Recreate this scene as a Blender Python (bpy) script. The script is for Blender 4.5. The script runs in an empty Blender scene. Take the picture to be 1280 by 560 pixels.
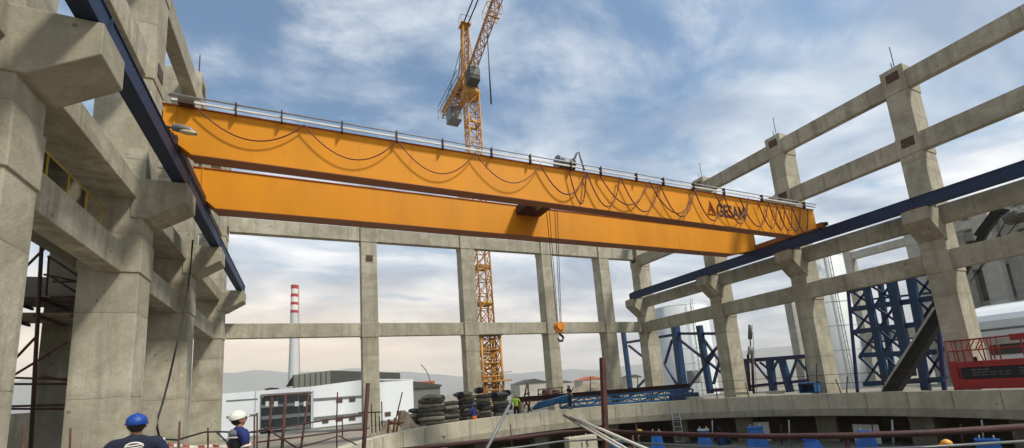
import bpy, bmesh, math, random
from mathutils import Vector, Matrix
R = math.radians
random.seed(7)
sc = bpy.context.scene
COL = sc.collection

# ------------------------------------------------------------------ camera
CH = 1.6                                   # eye height above the top of the concrete ring
FPX, CYP = 557.84, 388.87                  # focal length and principal row, in pixels of a 1280 wide frame
M = ((0.90607511, -0.41695934, -0.07192225),   # right
     (0.00678194, 0.18427185, -0.98285192),    # down
     (0.42306253, 0.89004988, 0.16979193))     # forward
cam_d = bpy.data.cameras.new('camera'); cam = bpy.data.objects.new('camera', cam_d); COL.objects.link(cam)
rt, dn, fw = [Vector(r) for r in M]
cam.matrix_world = Matrix(((rt.x, -dn.x, -fw.x, 0), (rt.y, -dn.y, -fw.y, 0), (rt.z, -dn.z, -fw.z, CH), (0, 0, 0, 1)))
cam_d.sensor_fit = 'HORIZONTAL'; cam_d.sensor_width = 36; cam_d.lens = FPX / 1280 * 36
cam_d.shift_x = 0; cam_d.shift_y = (CYP - 280) / 1280
cam_d.clip_start = 0.05; cam_d.clip_end = 30000
sc.camera = cam
sc.render.resolution_x = 1024; sc.render.resolution_y = 448
sc.render.engine = 'CYCLES'

# ------------------------------------------------------------------ world
SUN_EL, SUN_AZ = 52, 142                  # elevation; azimuth measured from +Y towards +X
world = bpy.data.worlds.new('World'); sc.world = world; world.use_nodes = True
nt = world.node_tree; nt.nodes.clear()
def N(t, nt_=None, **kw):
    n = (nt_ or nt).nodes.new(t)
    for k, v in kw.items():
        if k.startswith('i_'): n.inputs[k[2:].replace('_', ' ')].default_value = v
        else: setattr(n, k, v)
    return n
def L(a, b, nt_=None): (nt_ or nt).links.new(a, b)
def build_world():
    out = N('ShaderNodeOutputWorld'); bg = N('ShaderNodeBackground'); L(bg.outputs[0], out.inputs[0])
    sky = N('ShaderNodeTexSky'); sky.sky_type = 'NISHITA'; sky.sun_disc = False
    sky.sun_elevation = R(SUN_EL); sky.sun_rotation = R(SUN_AZ); sky.air_density = 1.2; sky.dust_density = 1.6; sky.ozone_density = 3.5
    tc = N('ShaderNodeTexCoord'); sep = N('ShaderNodeSeparateXYZ'); L(tc.outputs['Generated'], sep.inputs[0])
    # project the view direction on a cloud deck
    zc = N('ShaderNodeMath', operation='MAXIMUM'); zc.inputs[1].default_value = 0.0; L(sep.outputs[2], zc.inputs[0])
    za = N('ShaderNodeMath', operation='ADD'); za.inputs[1].default_value = 0.16; L(zc.outputs[0], za.inputs[0])
    dx = N('ShaderNodeMath', operation='DIVIDE'); L(sep.outputs[0], dx.inputs[0]); L(za.outputs[0], dx.inputs[1])
    dy = N('ShaderNodeMath', operation='DIVIDE'); L(sep.outputs[1], dy.inputs[0]); L(za.outputs[0], dy.inputs[1])
    cb = N('ShaderNodeCombineXYZ'); L(dx.outputs[0], cb.inputs[0]); L(dy.outputs[0], cb.inputs[1])
    mp = N('ShaderNodeMapping'); mp.inputs['Location'].default_value = (3.1, 1.7, 0); mp.inputs['Rotation'].default_value = (0, 0, R(35)); mp.inputs['Scale'].default_value = (1.0, 1.35, 1); L(cb.outputs[0], mp.inputs[0])
    n1 = N('ShaderNodeTexNoise'); n1.inputs['Scale'].default_value = 2.0; n1.inputs['Detail'].default_value = 11; n1.inputs['Roughness'].default_value = 0.62; n1.inputs['Distortion'].default_value = 0.35; L(mp.outputs[0], n1.inputs['Vector'])
    n2 = N('ShaderNodeTexNoise'); n2.inputs['Scale'].default_value = 0.55; n2.inputs['Detail'].default_value = 4; L(mp.outputs[0], n2.inputs['Vector'])
    mx = N('ShaderNodeMath', operation='MULTIPLY_ADD'); L(n2.outputs[0], mx.inputs[0]); mx.inputs[1].default_value = 0.55; L(n1.outputs[0], mx.inputs[2])
    # more cloud towards the horizon
    hz = N('ShaderNodeMapRange'); L(sep.outputs[2], hz.inputs[0]); hz.inputs[1].default_value = 0.0; hz.inputs[2].default_value = 0.60; hz.inputs[3].default_value = 0.36; hz.inputs[4].default_value = 0.0
    ad = N('ShaderNodeMath', operation='ADD'); L(mx.outputs[0], ad.inputs[0]); L(hz.outputs[0], ad.inputs[1])
    cr = N('ShaderNodeMapRange', interpolation_type='SMOOTHSTEP'); L(ad.outputs[0], cr.inputs[0]); cr.inputs[1].default_value = 0.66; cr.inputs[2].default_value = 0.98; cr.inputs[3].default_value = 0.02; cr.inputs[4].default_value = 0.97
    # cloud colour: lilac-grey bellies to white tops, warm cream near the horizon
    n3 = N('ShaderNodeTexNoise'); n3.inputs['Scale'].default_value = 1.9; n3.inputs['Detail'].default_value = 8; n3.inputs['Roughness'].default_value = 0.55; n3.inputs['Distortion'].default_value = 0.5
    mp3 = N('ShaderNodeMapping'); mp3.inputs['Location'].default_value = (9.2, 4.4, 0); mp3.inputs['Scale'].default_value = (0.8, 1.1, 1); L(cb.outputs[0], mp3.inputs[0]); L(mp3.outputs[0], n3.inputs['Vector'])
    cc = N('ShaderNodeValToRGB'); L(n3.outputs[0], cc.inputs[0])
    cc.color_ramp.elements[0].position = 0.36; cc.color_ramp.elements[0].color = (0.29, 0.38, 0.52, 1)
    cc.color_ramp.elements[1].position = 0.66; cc.color_ramp.elements[1].color = (0.92, 0.93, 0.95, 1)
    e = cc.color_ramp.elements.new(0.5); e.color = (0.52, 0.60, 0.70, 1)
    wz = N('ShaderNodeMapRange', interpolation_type='SMOOTHSTEP'); L(sep.outputs[2], wz.inputs[0]); wz.inputs[1].default_value = 0.0; wz.inputs[2].default_value = 0.34; wz.inputs[3].default_value = 1.0; wz.inputs[4].default_value = 0.0
    az = N('ShaderNodeMapRange', interpolation_type='SMOOTHSTEP'); L(sep.outputs[0], az.inputs[0]); az.inputs[1].default_value = 0.1; az.inputs[2].default_value = 0.8; az.inputs[3].default_value = 0.95; az.inputs[4].default_value = 0.15
    wm = N('ShaderNodeMath', operation='MULTIPLY'); L(wz.outputs[0], wm.inputs[0]); L(az.outputs[0], wm.inputs[1])
    warm = N('ShaderNodeMix', data_type='RGBA'); L(wm.outputs[0], warm.inputs['Factor']); L(cc.outputs[0], warm.inputs[6]); warm.inputs[7].default_value = (1.22, 0.95, 0.64, 1)
    tint = N('ShaderNodeVectorMath', operation='MULTIPLY'); tint.inputs[1].default_value = (.84, 1.0, .98); L(sky.outputs[0], tint.inputs[0])
    sk = N('ShaderNodeVectorMath', operation='SCALE'); L(tint.outputs[0], sk.inputs[0]); sk.inputs['Scale'].default_value = .92
    cs = N('ShaderNodeVectorMath', operation='SCALE'); L(warm.outputs[2], cs.inputs[0]); cs.inputs['Scale'].default_value = 7.2
    fm = N('ShaderNodeMix', data_type='RGBA'); L(cr.outputs[0], fm.inputs['Factor']); L(sk.outputs[0], fm.inputs[6]); L(cs.outputs[0], fm.inputs[7])
    L(fm.outputs[2], bg.inputs[0]); bg.inputs[1].default_value = 0.1
build_world()

sun_d = bpy.data.lights.new('sun', 'SUN'); sun = bpy.data.objects.new('sun', sun_d); COL.objects.link(sun)
sun_d.energy = 2.4; sun_d.angle = R(7); sun_d.color = (1.0, 0.95, 0.86)
sdir = Vector((math.sin(R(SUN_AZ)) * math.cos(R(SUN_EL)), math.cos(R(SUN_AZ)) * math.cos(R(SUN_EL)), math.sin(R(SUN_EL))))
sun.rotation_euler = sdir.to_track_quat('Z', 'Y').to_euler(); sun.location = (0, 0, 60)
vs = sc.view_settings; vs.view_transform = 'Standard'; vs.look = 'None'; vs.exposure = 0.78; vs.gamma = 1; vs.use_curve_mapping = False

# ------------------------------------------------------------------ survey helpers: a bearing in the picture -> a point at a known distance
def ray(x, y):
    a, b = (x - 640) / FPX, (y - CYP) / FPX
    return rt * a + dn * b + fw
def onY(x, y, Y): d = ray(x, y); p = d * (Y / d.y); return Vector((p.x, Y, p.z + CH))
def onX(x, y, X): d = ray(x, y); p = d * (X / d.x); return Vector((X, p.y, p.z + CH))
def onZ(x, y, Z): d = ray(x, y); p = d * ((Z - CH) / d.z); return Vector((p.x, p.y, Z))
def onD(x, y, D): d = ray(x, y).normalized(); p = d * D; return Vector((p.x, p.y, p.z + CH))

# ------------------------------------------------------------------ materials
MATS = {}
def newmat(name):
    m = bpy.data.materials.new(name); m.use_nodes = True; MATS[name] = m
    return m, m.node_tree, m.node_tree.nodes['Principled BSDF']
def paint(name, col, rough=0.5, metal=0.0, var=0.25, scale=3.0, dirt=None, bump=0.15, streak=False, spec=0.5):
    m, t, b = newmat(name)
    g = N('ShaderNodeNewGeometry', t); mp = N('ShaderNodeMapping', t); L(g.outputs['Position'], mp.inputs[0], t)
    if streak: mp.inputs['Scale'].default_value = (1, 1, 0.18)
    n = N('ShaderNodeTexNoise', t); n.inputs['Scale'].default_value = scale; n.inputs['Detail'].default_value = 6; n.inputs['Roughness'].default_value = 0.6; L(mp.outputs[0], n.inputs['Vector'], t)
    mr = N('ShaderNodeMapRange', t); L(n.outputs[0], mr.inputs[0], t); mr.inputs[1].default_value = 0.3; mr.inputs[2].default_value = 0.7; mr.inputs[3].default_value = 1 - var; mr.inputs[4].default_value = 1 + var * .6
    mix = N('ShaderNodeVectorMath', t, operation='SCALE'); mix.inputs[0].default_value = col; L(mr.outputs[0], mix.inputs['Scale'], t)
    outc = mix.outputs[0]
    if dirt:
        n2 = N('ShaderNodeTexNoise', t); n2.inputs['Scale'].default_value = scale * 2.3; n2.inputs['Detail'].default_value = 8; n2.inputs['Roughness'].default_value = .7; L(mp.outputs[0], n2.inputs['Vector'], t)
        r2 = N('ShaderNodeMapRange', t); L(n2.outputs[0], r2.inputs[0], t); r2.inputs[1].default_value = dirt[1]; r2.inputs[2].default_value = dirt[1] + .1
        mm = N('ShaderNodeMix', t, data_type='RGBA'); L(r2.outputs[0], mm.inputs['Factor'], t); L(outc, mm.inputs[6], t); mm.inputs[7].default_value = (*dirt[0], 1); outc = mm.outputs[2]
    L(outc, b.inputs['Base Color'], t)
    rr = N('ShaderNodeMapRange', t); L(n.outputs[0], rr.inputs[0], t); rr.inputs[3].default_value = rough - .12; rr.inputs[4].default_value = min(1, rough + .12); L(rr.outputs[0], b.inputs['Roughness'], t)
    b.inputs['Metallic'].default_value = metal; b.inputs['Specular IOR Level'].default_value = spec
    if bump:
        n3 = N('ShaderNodeTexNoise', t); n3.inputs['Scale'].default_value = scale * 9; n3.inputs['Detail'].default_value = 4; L(g.outputs['Position'], n3.inputs['Vector'], t)
        bp = N('ShaderNodeBump', t); bp.inputs['Strength'].default_value = bump; bp.inputs['Distance'].default_value = 0.02; L(n3.outputs[0], bp.inputs['Height'], t); L(bp.outputs[0], b.inputs['Normal'], t)
    return m

def concrete(name, c_lo, c_hi, seam=2.45, off=0.3, axis=2, streak=0.5, patch=0.5):
    """board-cast concrete: mottling, runs, lift joints, tie holes, blow holes"""
    m, t, b = newmat(name)
    g = N('ShaderNodeNewGeometry', t); pos = g.outputs['Position']
    def noise(scale, det=6, rough=.6, sc3=None, dist=0):
        src = pos
        if sc3: mp = N('ShaderNodeMapping', t); mp.inputs['Scale'].default_value = sc3; L(pos, mp.inputs[0], t); src = mp.outputs[0]
        n = N('ShaderNodeTexNoise', t); n.inputs['Scale'].default_value = scale; n.inputs['Detail'].default_value = det; n.inputs['Roughness'].default_value = rough; n.inputs['Distortion'].default_value = dist
        L(src, n.inputs['Vector'], t); return n.outputs[0]
    def rng(s, a, b_, c=0., d=1., smooth=False):
        r = N('ShaderNodeMapRange', t); L(s, r.inputs[0], t); r.inputs[1].default_value = a; r.inputs[2].default_value = b_; r.inputs[3].default_value = c; r.inputs[4].default_value = d
        if smooth: r.interpolation_type = 'SMOOTHSTEP'
        return r.outputs[0]
    def mth(op, a, b_):
        n = N('ShaderNodeMath', t, operation=op)
        for i, v in enumerate((a, b_)):
            if isinstance(v, (int, float)): n.inputs[i].default_value = v
            else: L(v, n.inputs[i], t)
        return n.outputs[0]
    def mixc(f, a, col, blend='MIX'):
        n = N('ShaderNodeMix', t, data_type='RGBA', blend_type=blend)
        L(f, n.inputs['Factor'], t) if not isinstance(f, float) else setattr(n.inputs['Factor'], 'default_value', f)
        for i, v in ((6, a), (7, col)):
            if isinstance(v, tuple): n.inputs[i].default_value = (*v, 1)
            else: L(v, n.inputs[i], t)
        return n.outputs[2]
    big = rng(noise(.38, 7, .66, dist=.9), .40, .60)
    c = mixc(big, c_lo, c_hi)
    fine = rng(noise(5, 8, .7), .3, .75)
    c = mixc(mth('MULTIPLY', fine, .45), c, tuple(v * .58 for v in c_lo))
    md = noise(1.5, 9, .72, dist=.4)
    c = mixc(mth('MULTIPLY', rng(md, .48, .62), .28), c, tuple(v * .60 for v in c_lo))
    c = mixc(mth('MULTIPLY', rng(md, .44, .34), .30), c, tuple(min(1, v * 1.28) for v in c_hi))
    st = rng(noise(2.2, 6, .65, (1, 1, .07)), .50, .68)
    c = mixc(mth('MULTIPLY', st, streak * 1.25), c, tuple(v * .55 for v in c_lo))
    pt = rng(noise(.9, 3, .5, (1, 1, 1.6)), .58, .64)
    c = mixc(mth('MULTIPLY', pt, .28 * patch), c, (.46, .44, .36))
    gr = rng(noise(1.1, 8, .66, (1, 1, .6), .8), .60, .74)
    c = mixc(mth('MULTIPLY', gr, .75 * patch), c, (.12, .10, .065))
    rs = rng(noise(1.5, 6, .6, (1, 1, .35)), .69, .76)
    c = mixc(mth('MULTIPLY', rs, .5), c, (.20, .10, .045))
    sp = N('ShaderNodeSeparateXYZ', t); L(pos, sp.inputs[0], t)
    wob = mth('MULTIPLY', mth('SUBTRACT', noise(1.3, 2), .5), .05)
    zz = mth('ADD', mth('ADD', sp.outputs[axis], wob), off)
    fr = mth('FRACT', mth('DIVIDE', zz, seam), 0)
    line = mth('MULTIPLY', rng(fr, 0, .016, 1, .0), rng(noise(1.7, 3), .35, .6, .35, 1))
    line2 = mth('MULTIPLY', rng(fr, 0.012, .09, 1, 0), .22)
    ax2 = 1 if axis != 1 else 2
    if axis == 2:
        hx = mth('ADD', sp.outputs[0], sp.outputs[1]); f3 = mth('FRACT', mth('DIVIDE', mth('ADD', hx, wob), 1.22), 0)
        line = mth('MAXIMUM', line, mth('MULTIPLY', rng(f3, 0, .014, .5, 0), rng(noise(1.1, 3), .42, .6, 0, 1)))
    lm = mth('MAXIMUM', line, line2)
    c = mixc(lm, c, tuple(v * .38 for v in c_lo))
    # pour tone changes at each lift
    fl = mth('FLOOR', mth('DIVIDE', zz, seam), 0); wn = N('ShaderNodeTexWhiteNoise', t); wn.noise_dimensions = '1D'; L(fl, wn.inputs['W'], t)
    c = mixc(mth('MULTIPLY', wn.outputs[0], .4), c, tuple(v * .72 for v in c_lo))
    # blow holes / tie holes
    vo = N('ShaderNodeTexVoronoi', t); vo.inputs['Scale'].default_value = 1.5; L(pos, vo.inputs['Vector'], t)
    dot = mth('MULTIPLY', rng(vo.outputs['Distance'], .05, .09, 1, 0), .75)
    vo2 = N('ShaderNodeTexVoronoi', t); vo2.inputs['Scale'].default_value = 7; L(pos, vo2.inputs['Vector'], t)
    dot2 = mth('MULTIPLY', rng(vo2.outputs['Distance'], .04, .1, 1, 0), .35)
    c = mixc(mth('MAXIMUM', dot, dot2), c, tuple(v * .35 for v in c_lo))
    L(c, b.inputs['Base Color'], t)
    b.inputs['Roughness'].default_value = .88; b.inputs['Specular IOR Level'].default_value = .25
    h = mth('SUBTRACT', mth('ADD', noise(9, 6, .7), mth('MULTIPLY', big, .6)), mth('MULTIPLY', lm, .8))
    bp = N('ShaderNodeBump', t); bp.inputs['Strength'].default_value = .45; bp.inputs['Distance'].default_value = .03; L(h, bp.inputs['Height'], t); L(bp.outputs[0], b.inputs['Normal'], t)
    return m

CON = concrete('concrete_column', (.365, .33, .24), (.57, .525, .405))
CONB = concrete('concrete_beam', (.355, .32, .235), (.56, .515, .395), seam=3.1, axis=1, streak=.6)
CONX = concrete('concrete_back_beam', (.375, .34, .25), (.57, .525, .41), seam=2.7, axis=0, streak=.45)
CONR = concrete('concrete_ring', (.50, .455, .335), (.63, .585, .45), seam=2.9, axis=0, streak=.5, patch=.6)
INFL = paint('infill_block', (.24, .22, .17), .9, 0, .3, 1.5, ((.15, .13, .10), .6), .2)
CONL = concrete('concrete_ring_dark', (.33, .30, .22), (.44, .405, .305), seam=2.9, axis=0, streak=.5, patch=.6)  # darker tone of the ring concrete, for the lower band
CONF = concrete('concrete_far', (.42, .40, .34), (.56, .53, .46), seam=3.0, streak=.3)
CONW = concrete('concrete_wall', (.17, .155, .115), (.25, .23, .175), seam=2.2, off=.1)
NAVY = paint('navy_paint', (.005, .021, .068), .6, .0, .3, 1.5, ((.03, .05, .08), .62), .05)
BLUE = paint('blue_lattice_paint', (.006, .042, .115), .45, 0, .35, 1.2, ((.02, .03, .05), .64), .05)
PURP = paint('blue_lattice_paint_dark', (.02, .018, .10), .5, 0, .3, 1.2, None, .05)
SKYB = paint('bright_blue_paint', (.006, .12, .44), .45, 0, .3, 1.5, ((.03, .09, .22), .6), .05)
CYAN = paint('blue_truss_paint', (.010, .10, .24), .5, 0, .35, 1.8, ((.10, .13, .16), .62), .05)
ORNG = paint('orange_girder_paint', (.70, .262, .001), .6, 0, .12, .8, ((.50, .17, .004), .62), .08, streak=True, spec=.3)
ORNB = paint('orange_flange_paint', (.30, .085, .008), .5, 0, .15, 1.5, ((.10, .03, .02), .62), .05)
ORND = paint('orange_primer', (.42, .09, .018), .6, 0, .3, 2, ((.12, .03, .02), .6), .1)
CRAN = paint('tower_crane_paint', (.50, .235, .04), .55, 0, .25, 1.0, ((.16, .06, .02), .6), .05)
RUST = paint('rusty_steel', (.080, .026, .018), .8, 0, .45, 6, ((.19, .075, .03), .58), .3)
RUSTO = paint('orange_rust', (.20, .075, .025), .8, 0, .4, 6, ((.10, .04, .02), .58), .2)
POCK = paint('pocket_brown', (.085, .05, .03), .9, 0, .5, 7, ((.25, .2, .14), .56), .4)
RUSTD = paint('dark_rusty_steel', (.05, .014, .012), .75, 0, .4, 5, ((.10, .035, .02), .6), .3)
REDC = paint('red_cable', (.13, .010, .008), .5, 0, .15, 3, None, 0)
REDL = paint('red_lift_paint', (.33, .018, .016), .45, 0, .25, 2, ((.18, .02, .015), .6), .05)
BLK = paint('black_paint', (.008, .008, .009), .7, 0, .3, 2, ((.02, .02, .02), .62), .1)
BLKC = paint('black_cable', (.01, .01, .01), .6, 0, .2, 2, None, 0)
GALV = paint('galvanised_steel', (.42, .44, .44), .5, .3, .2, 4, None, .05)
PALE = paint('pale_channel', (.62, .63, .60), .55, 0, .15, 3, None, .05)
GREY = paint('grey_metal', (.17, .18, .18), .5, .2, .2, 3, None, .05)
WHT = paint('white_cladding', (.72, .74, .74), .6, 0, .06, .5, None, .02, streak=True)
TANK = paint('tank_white', (.60, .62, .60), .55, 0, .08, .5, ((.48, .48, .44), .63), .03, streak=True)
SHED = paint('shed_grey_green', (.15, .155, .125), .7, 0, .12, .6, None, .05, streak=True)
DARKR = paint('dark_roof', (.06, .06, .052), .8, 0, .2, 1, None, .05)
GLS = paint('dark_glass', (.022, .03, .032), .25, 0, .3, .7, None, 0)
BRWN = paint('brown_board', (.075, .045, .035), .7, 0, .2, 2, None, .05)
CHIM = paint('chimney_concrete', (.50, .51, .50), .8, 0, .1, .2, None, .03, streak=True)
CHRED = paint('chimney_red', (.36, .035, .03), .7, 0, .15, .2, None, .03)
SACK = paint('dark_sack_cloth', (.07, .063, .05), .9, 0, .5, 5, ((.24, .22, .17), .55), .5)
SACKL = paint('dusty_sack_cloth', (.24, .22, .17), .92, 0, .4, 5, ((.045, .04, .03), .57), .5)
SAND = paint('gravel_heap', (.26, .215, .15), .95, 0, .4, 3, ((.10, .085, .06), .56), .8)
GRND = paint('site_ground', (.25, .22, .17), .95, 0, .35, .35, ((.14, .125, .10), .58), .4)
EARTH = paint('brown_earth', (.13, .10, .06), .95, 0, .4, 1.2, ((.09, .07, .045), .62), .5)  # mottled brown of the pit wall
FARG = paint('plain_ground', (.13, .13, .09), .95, 0, .35, .01, ((.09, .10, .07), .55), .0)
HILL = paint('hill_scrub', (.20, .20, .165), .95, 0, .3, .002, ((.16, .14, .11), .6), .0)
WOOD = paint('weathered_plank', (.20, .16, .11), .85, 0, .35, 4, None, .2)
WTUBE = paint('white_tube', (.66, .62, .52), .5, 0, .15, 4, ((.3, .2, .12), .64), .05)
TARP = paint('grey_tarp', (.16, .17, .16), .8, 0, .5, 2.5, ((.04, .04, .04), .56), .5)
YELR = paint('yellow_rail_paint', (.55, .38, .04), .5, 0, .2, 4, ((.2, .1, .03), .62), .05)
LAMPY = paint('lamp_lens', (.62, .52, .26), .4, 0, .1, 4, None, 0)
ORHK = paint('hook_block_paint', (.70, .25, .02), .4, 0, .2, 5, ((.15, .06, .02), .6), .1)
LETR = paint('letter_red', (.055, .010, .008), .6, 0, .15, 6, None, 0)
LOGO = paint('logo_red', (.34, .07, .03), .6, 0, .15, 6, None, 0)
NUMP = paint('stencil_brown', (.05, .025, .015), .7, 0, .2, 6, None, 0)
YEL = paint('helmet_yellow', (.72, .32, .02), .5, 0, .05, 3, None, 0)
HBLU = paint('helmet_blue', (.006, .05, .28), .5, 0, .05, 3, None, 0)
HWHT = paint('helmet_white', (.68, .68, .58), .5, 0, .05, 3, None, 0)
SKIN = paint('skin', (.32, .155, .10), .55, 0, .1, 5, None, 0)
HAIR = paint('hair', (.015, .011, .009), .8, 0, .2, 20, None, .3)
SNAV = paint('navy_cloth', (.008, .012, .035), .85, 0, .3, 8, None, .3)
SBLU = paint('royal_blue_cloth', (.008, .018, .12), .8, 0, .25, 8, None, .3)
SGRY = paint('grey_cloth', (.17, .17, .18), .85, 0, .2, 8, None, .3)
SBLK = paint('black_cloth', (.01, .01, .012), .85, 0, .3, 8, None, .3)
SORG = paint('orange_cloth', (.50, .12, .03), .85, 0, .2, 8, None, .3)
SLIM = paint('lime_cloth', (.40, .66, .04), .8, 0, .15, 8, None, .3)
TWHT = paint('tape_white', (.72, .68, .62), .6, 0, .1, 5, None, 0)
TRED = paint('tape_red', (.45, .06, .04), .6, 0, .1, 5, None, 0)
EYEB = paint('eye_dark', (.02, .015, .012), .3, 0, .1, 5, None, 0)

# ------------------------------------------------------------------ mesh builder
class MB:
    def __init__(s): s.bm = bmesh.new()
    def box(s, x0, x1, y0, y1, z0, z1):
        v = [s.bm.verts.new((x, y, z)) for x in (x0, x1) for y in (y0, y1) for z in (z0, z1)]
        for f in ((0, 1, 3, 2), (4, 6, 7, 5), (0, 4, 5, 1), (2, 3, 7, 6), (0, 2, 6, 4), (1, 5, 7, 3)): s.bm.faces.new([v[i] for i in f])
        return s
    def prism(s, poly, a0, a1, axis='y'):
        """polygon (u,v) extruded along axis; y: (x,z)  x: (y,z)  z: (x,y)"""
        def P(u, v, a): return {'y': (u, a, v), 'x': (a, u, v), 'z': (u, v, a)}[axis]
        A = [s.bm.verts.new(P(u, v, a0)) for u, v in poly]; B = [s.bm.verts.new(P(u, v, a1)) for u, v in poly]
        s.bm.faces.new(A); s.bm.faces.new(B[::-1]); n = len(poly)
        for i in range(n): s.bm.faces.new([A[i], B[i], B[(i + 1) % n], A[(i + 1) % n]])
        return s
    def beam(s, p, q, w, h, up=(0, 0, 1)):
        p, q = Vector(p), Vector(q); d = (q - p).normalized(); up = Vector(up)
        if abs(d.dot(up)) > .98: up = Vector((1, 0, 0))
        u = d.cross(up).normalized() * (w / 2); v = u.cross(d).normalized() * (h / 2)
        A = [s.bm.verts.new(p + a * u + b * v) for a, b in ((-1, -1), (1, -1), (1, 1), (-1, 1))]
        B = [s.bm.verts.new(q + a * u + b * v) for a, b in ((-1, -1), (1, -1), (1, 1), (-1, 1))]
        s.bm.faces.new(A); s.bm.faces.new(B[::-1])
        for i in range(4): s.bm.faces.new([A[i], B[i], B[(i + 1) % 4], A[(i + 1) % 4]])
        return s
    def tube(s, pts, r, n=8, caps=True):
        pts = [Vector(p) for p in pts]; rr = r if isinstance(r, (list, tuple)) else [r] * len(pts)
        rings = []; ref = Vector((.13, .21, 1)).normalized()
        for i, p in enumerate(pts):
            d = (pts[min(i + 1, len(pts) - 1)] - pts[max(i - 1, 0)]).normalized()
            rf = ref if abs(d.dot(ref)) < .95 else Vector((1, 0, 0))
            u = d.cross(rf).normalized(); v = d.cross(u)
            rings.append([s.bm.verts.new(p + (u * math.cos(2 * math.pi * k / n) + v * math.sin(2 * math.pi * k / n)) * rr[i]) for k in range(n)])
        for a, b in zip(rings, rings[1:]):
            for k in range(n): f = s.bm.faces.new([a[k], a[(k + 1) % n], b[(k + 1) % n], b[k]]); f.smooth = n > 5
        if caps: s.bm.faces.new(rings[0][::-1]); s.bm.faces.new(rings[-1])
        return s
    def lathe(s, prof, c, n=24, a0=0, a1=360, closed=False, smooth=True):
        """prof: list of (r,z)"""
        c = Vector(c); full = abs(a1 - a0) >= 360; m = n if full else n + 1; rings = []
        for k in range(m):
            a = R(a0 + (a1 - a0) * k / n); rings.append([s.bm.verts.new(c + Vector((r * math.cos(a), r * math.sin(a), z))) for r, z in prof])
        np_ = len(prof)
        for k in range(n if full else m - 1):
            A, B = rings[k], rings[(k + 1) % m]
            for j in range(np_ if closed else np_ - 1):
                jj = (j + 1) % np_
                try: f = s.bm.faces.new([A[j], B[j], B[jj], A[jj]]); f.smooth = smooth
                except Exception: pass
        if closed and not full: s.bm.faces.new(rings[0]); s.bm.faces.new(rings[-1][::-1])
        return s
    def ball(s, c, rad, seg=12, rings=8, jitter=0, rot=None):
        rad = Vector(rad) if not isinstance(rad, (int, float)) else Vector((rad,) * 3)
        mt = Matrix.Translation(Vector(c)) @ (rot.to_4x4() if rot else Matrix.Identity(4)) @ Matrix.Diagonal((*rad, 1))
        r = bmesh.ops.create_uvsphere(s.bm, u_segments=seg, v_segments=rings, radius=1, matrix=mt)
        for v in r['verts']:
            if jitter: v.co += Vector([random.uniform(-jitter, jitter) for _ in range(3)])
            for f in v.link_faces: f.smooth = True
        return s
    def build(s, name, mat, parent=None, bevel=0, loc=None):
        bmesh.ops.recalc_face_normals(s.bm, faces=s.bm.faces)
        me = bpy.data.meshes.new(name); s.bm.to_mesh(me); s.bm.free(); me.materials.append(mat)
        o = bpy.data.objects.new(name, me); COL.objects.link(o)
        if parent:
            o.parent = parent; o.matrix_parent_inverse = parent_world(parent).inverted()
        if bevel:
            b = o.modifiers.new('edge', 'BEVEL'); b.width = bevel; b.segments = 2; b.limit_method = 'ANGLE'
        return o
def parent_world(o):
    m = o.matrix_basis.copy()
    return (parent_world(o.parent) @ o.matrix_parent_inverse @ m) if o.parent else m
def tag(o, label=None, cat=None, group=None, kind=None):
    if label: o['label'] = label
    if cat: o['category'] = cat
    if group: o['group'] = group
    if kind: o['kind'] = kind
    return o
def thing(name, label, cat, loc=(0, 0, 0), rz=0, group=None):
    o = bpy.data.objects.new(name, None); COL.objects.link(o); o.location = loc; o.rotation_euler = (0, 0, rz); o.empty_display_size = .3
    return tag(o, label, cat, group)
def copy_thing(o, loc, rz, label):
    c = o.copy(); COL.objects.link(c); c.location = loc; c.rotation_euler = (0, 0, rz); c['label'] = label
    for ch in o.children:
        d = ch.copy(); COL.objects.link(d); d.parent = c
        for g in ch.children:
            e = g.copy(); COL.objects.link(e); e.parent = d
    return c
def text_mesh(body, size, mat, parent, mw, name='lettering', ext=.006, sx=1.0, bold=0.0):
    cu = bpy.data.curves.new(name, 'FONT'); cu.body = body; cu.size = size; cu.extrude = ext; cu.offset = bold
    t = bpy.data.objects.new(name, cu); COL.objects.link(t)
    dg = bpy.context.evaluated_depsgraph_get(); me = bpy.data.meshes.new_from_object(t.evaluated_get(dg)); bpy.data.objects.remove(t)
    me.transform(mw @ Matrix.Diagonal((sx, 1, 1, 1))); me.materials.clear(); me.materials.append(mat)
    o = bpy.data.objects.new(name, me); COL.objects.link(o); o.parent = parent; o.matrix_parent_inverse = parent_world(parent).inverted()
    return o
def catenary(p, q, sag, n=14):
    p, q = Vector(p), Vector(q)
    return [p.lerp(q, i / n) - Vector((0, 0, sag * 4 * (i / n) * (1 - i / n))) for i in range(n + 1)]

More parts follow.
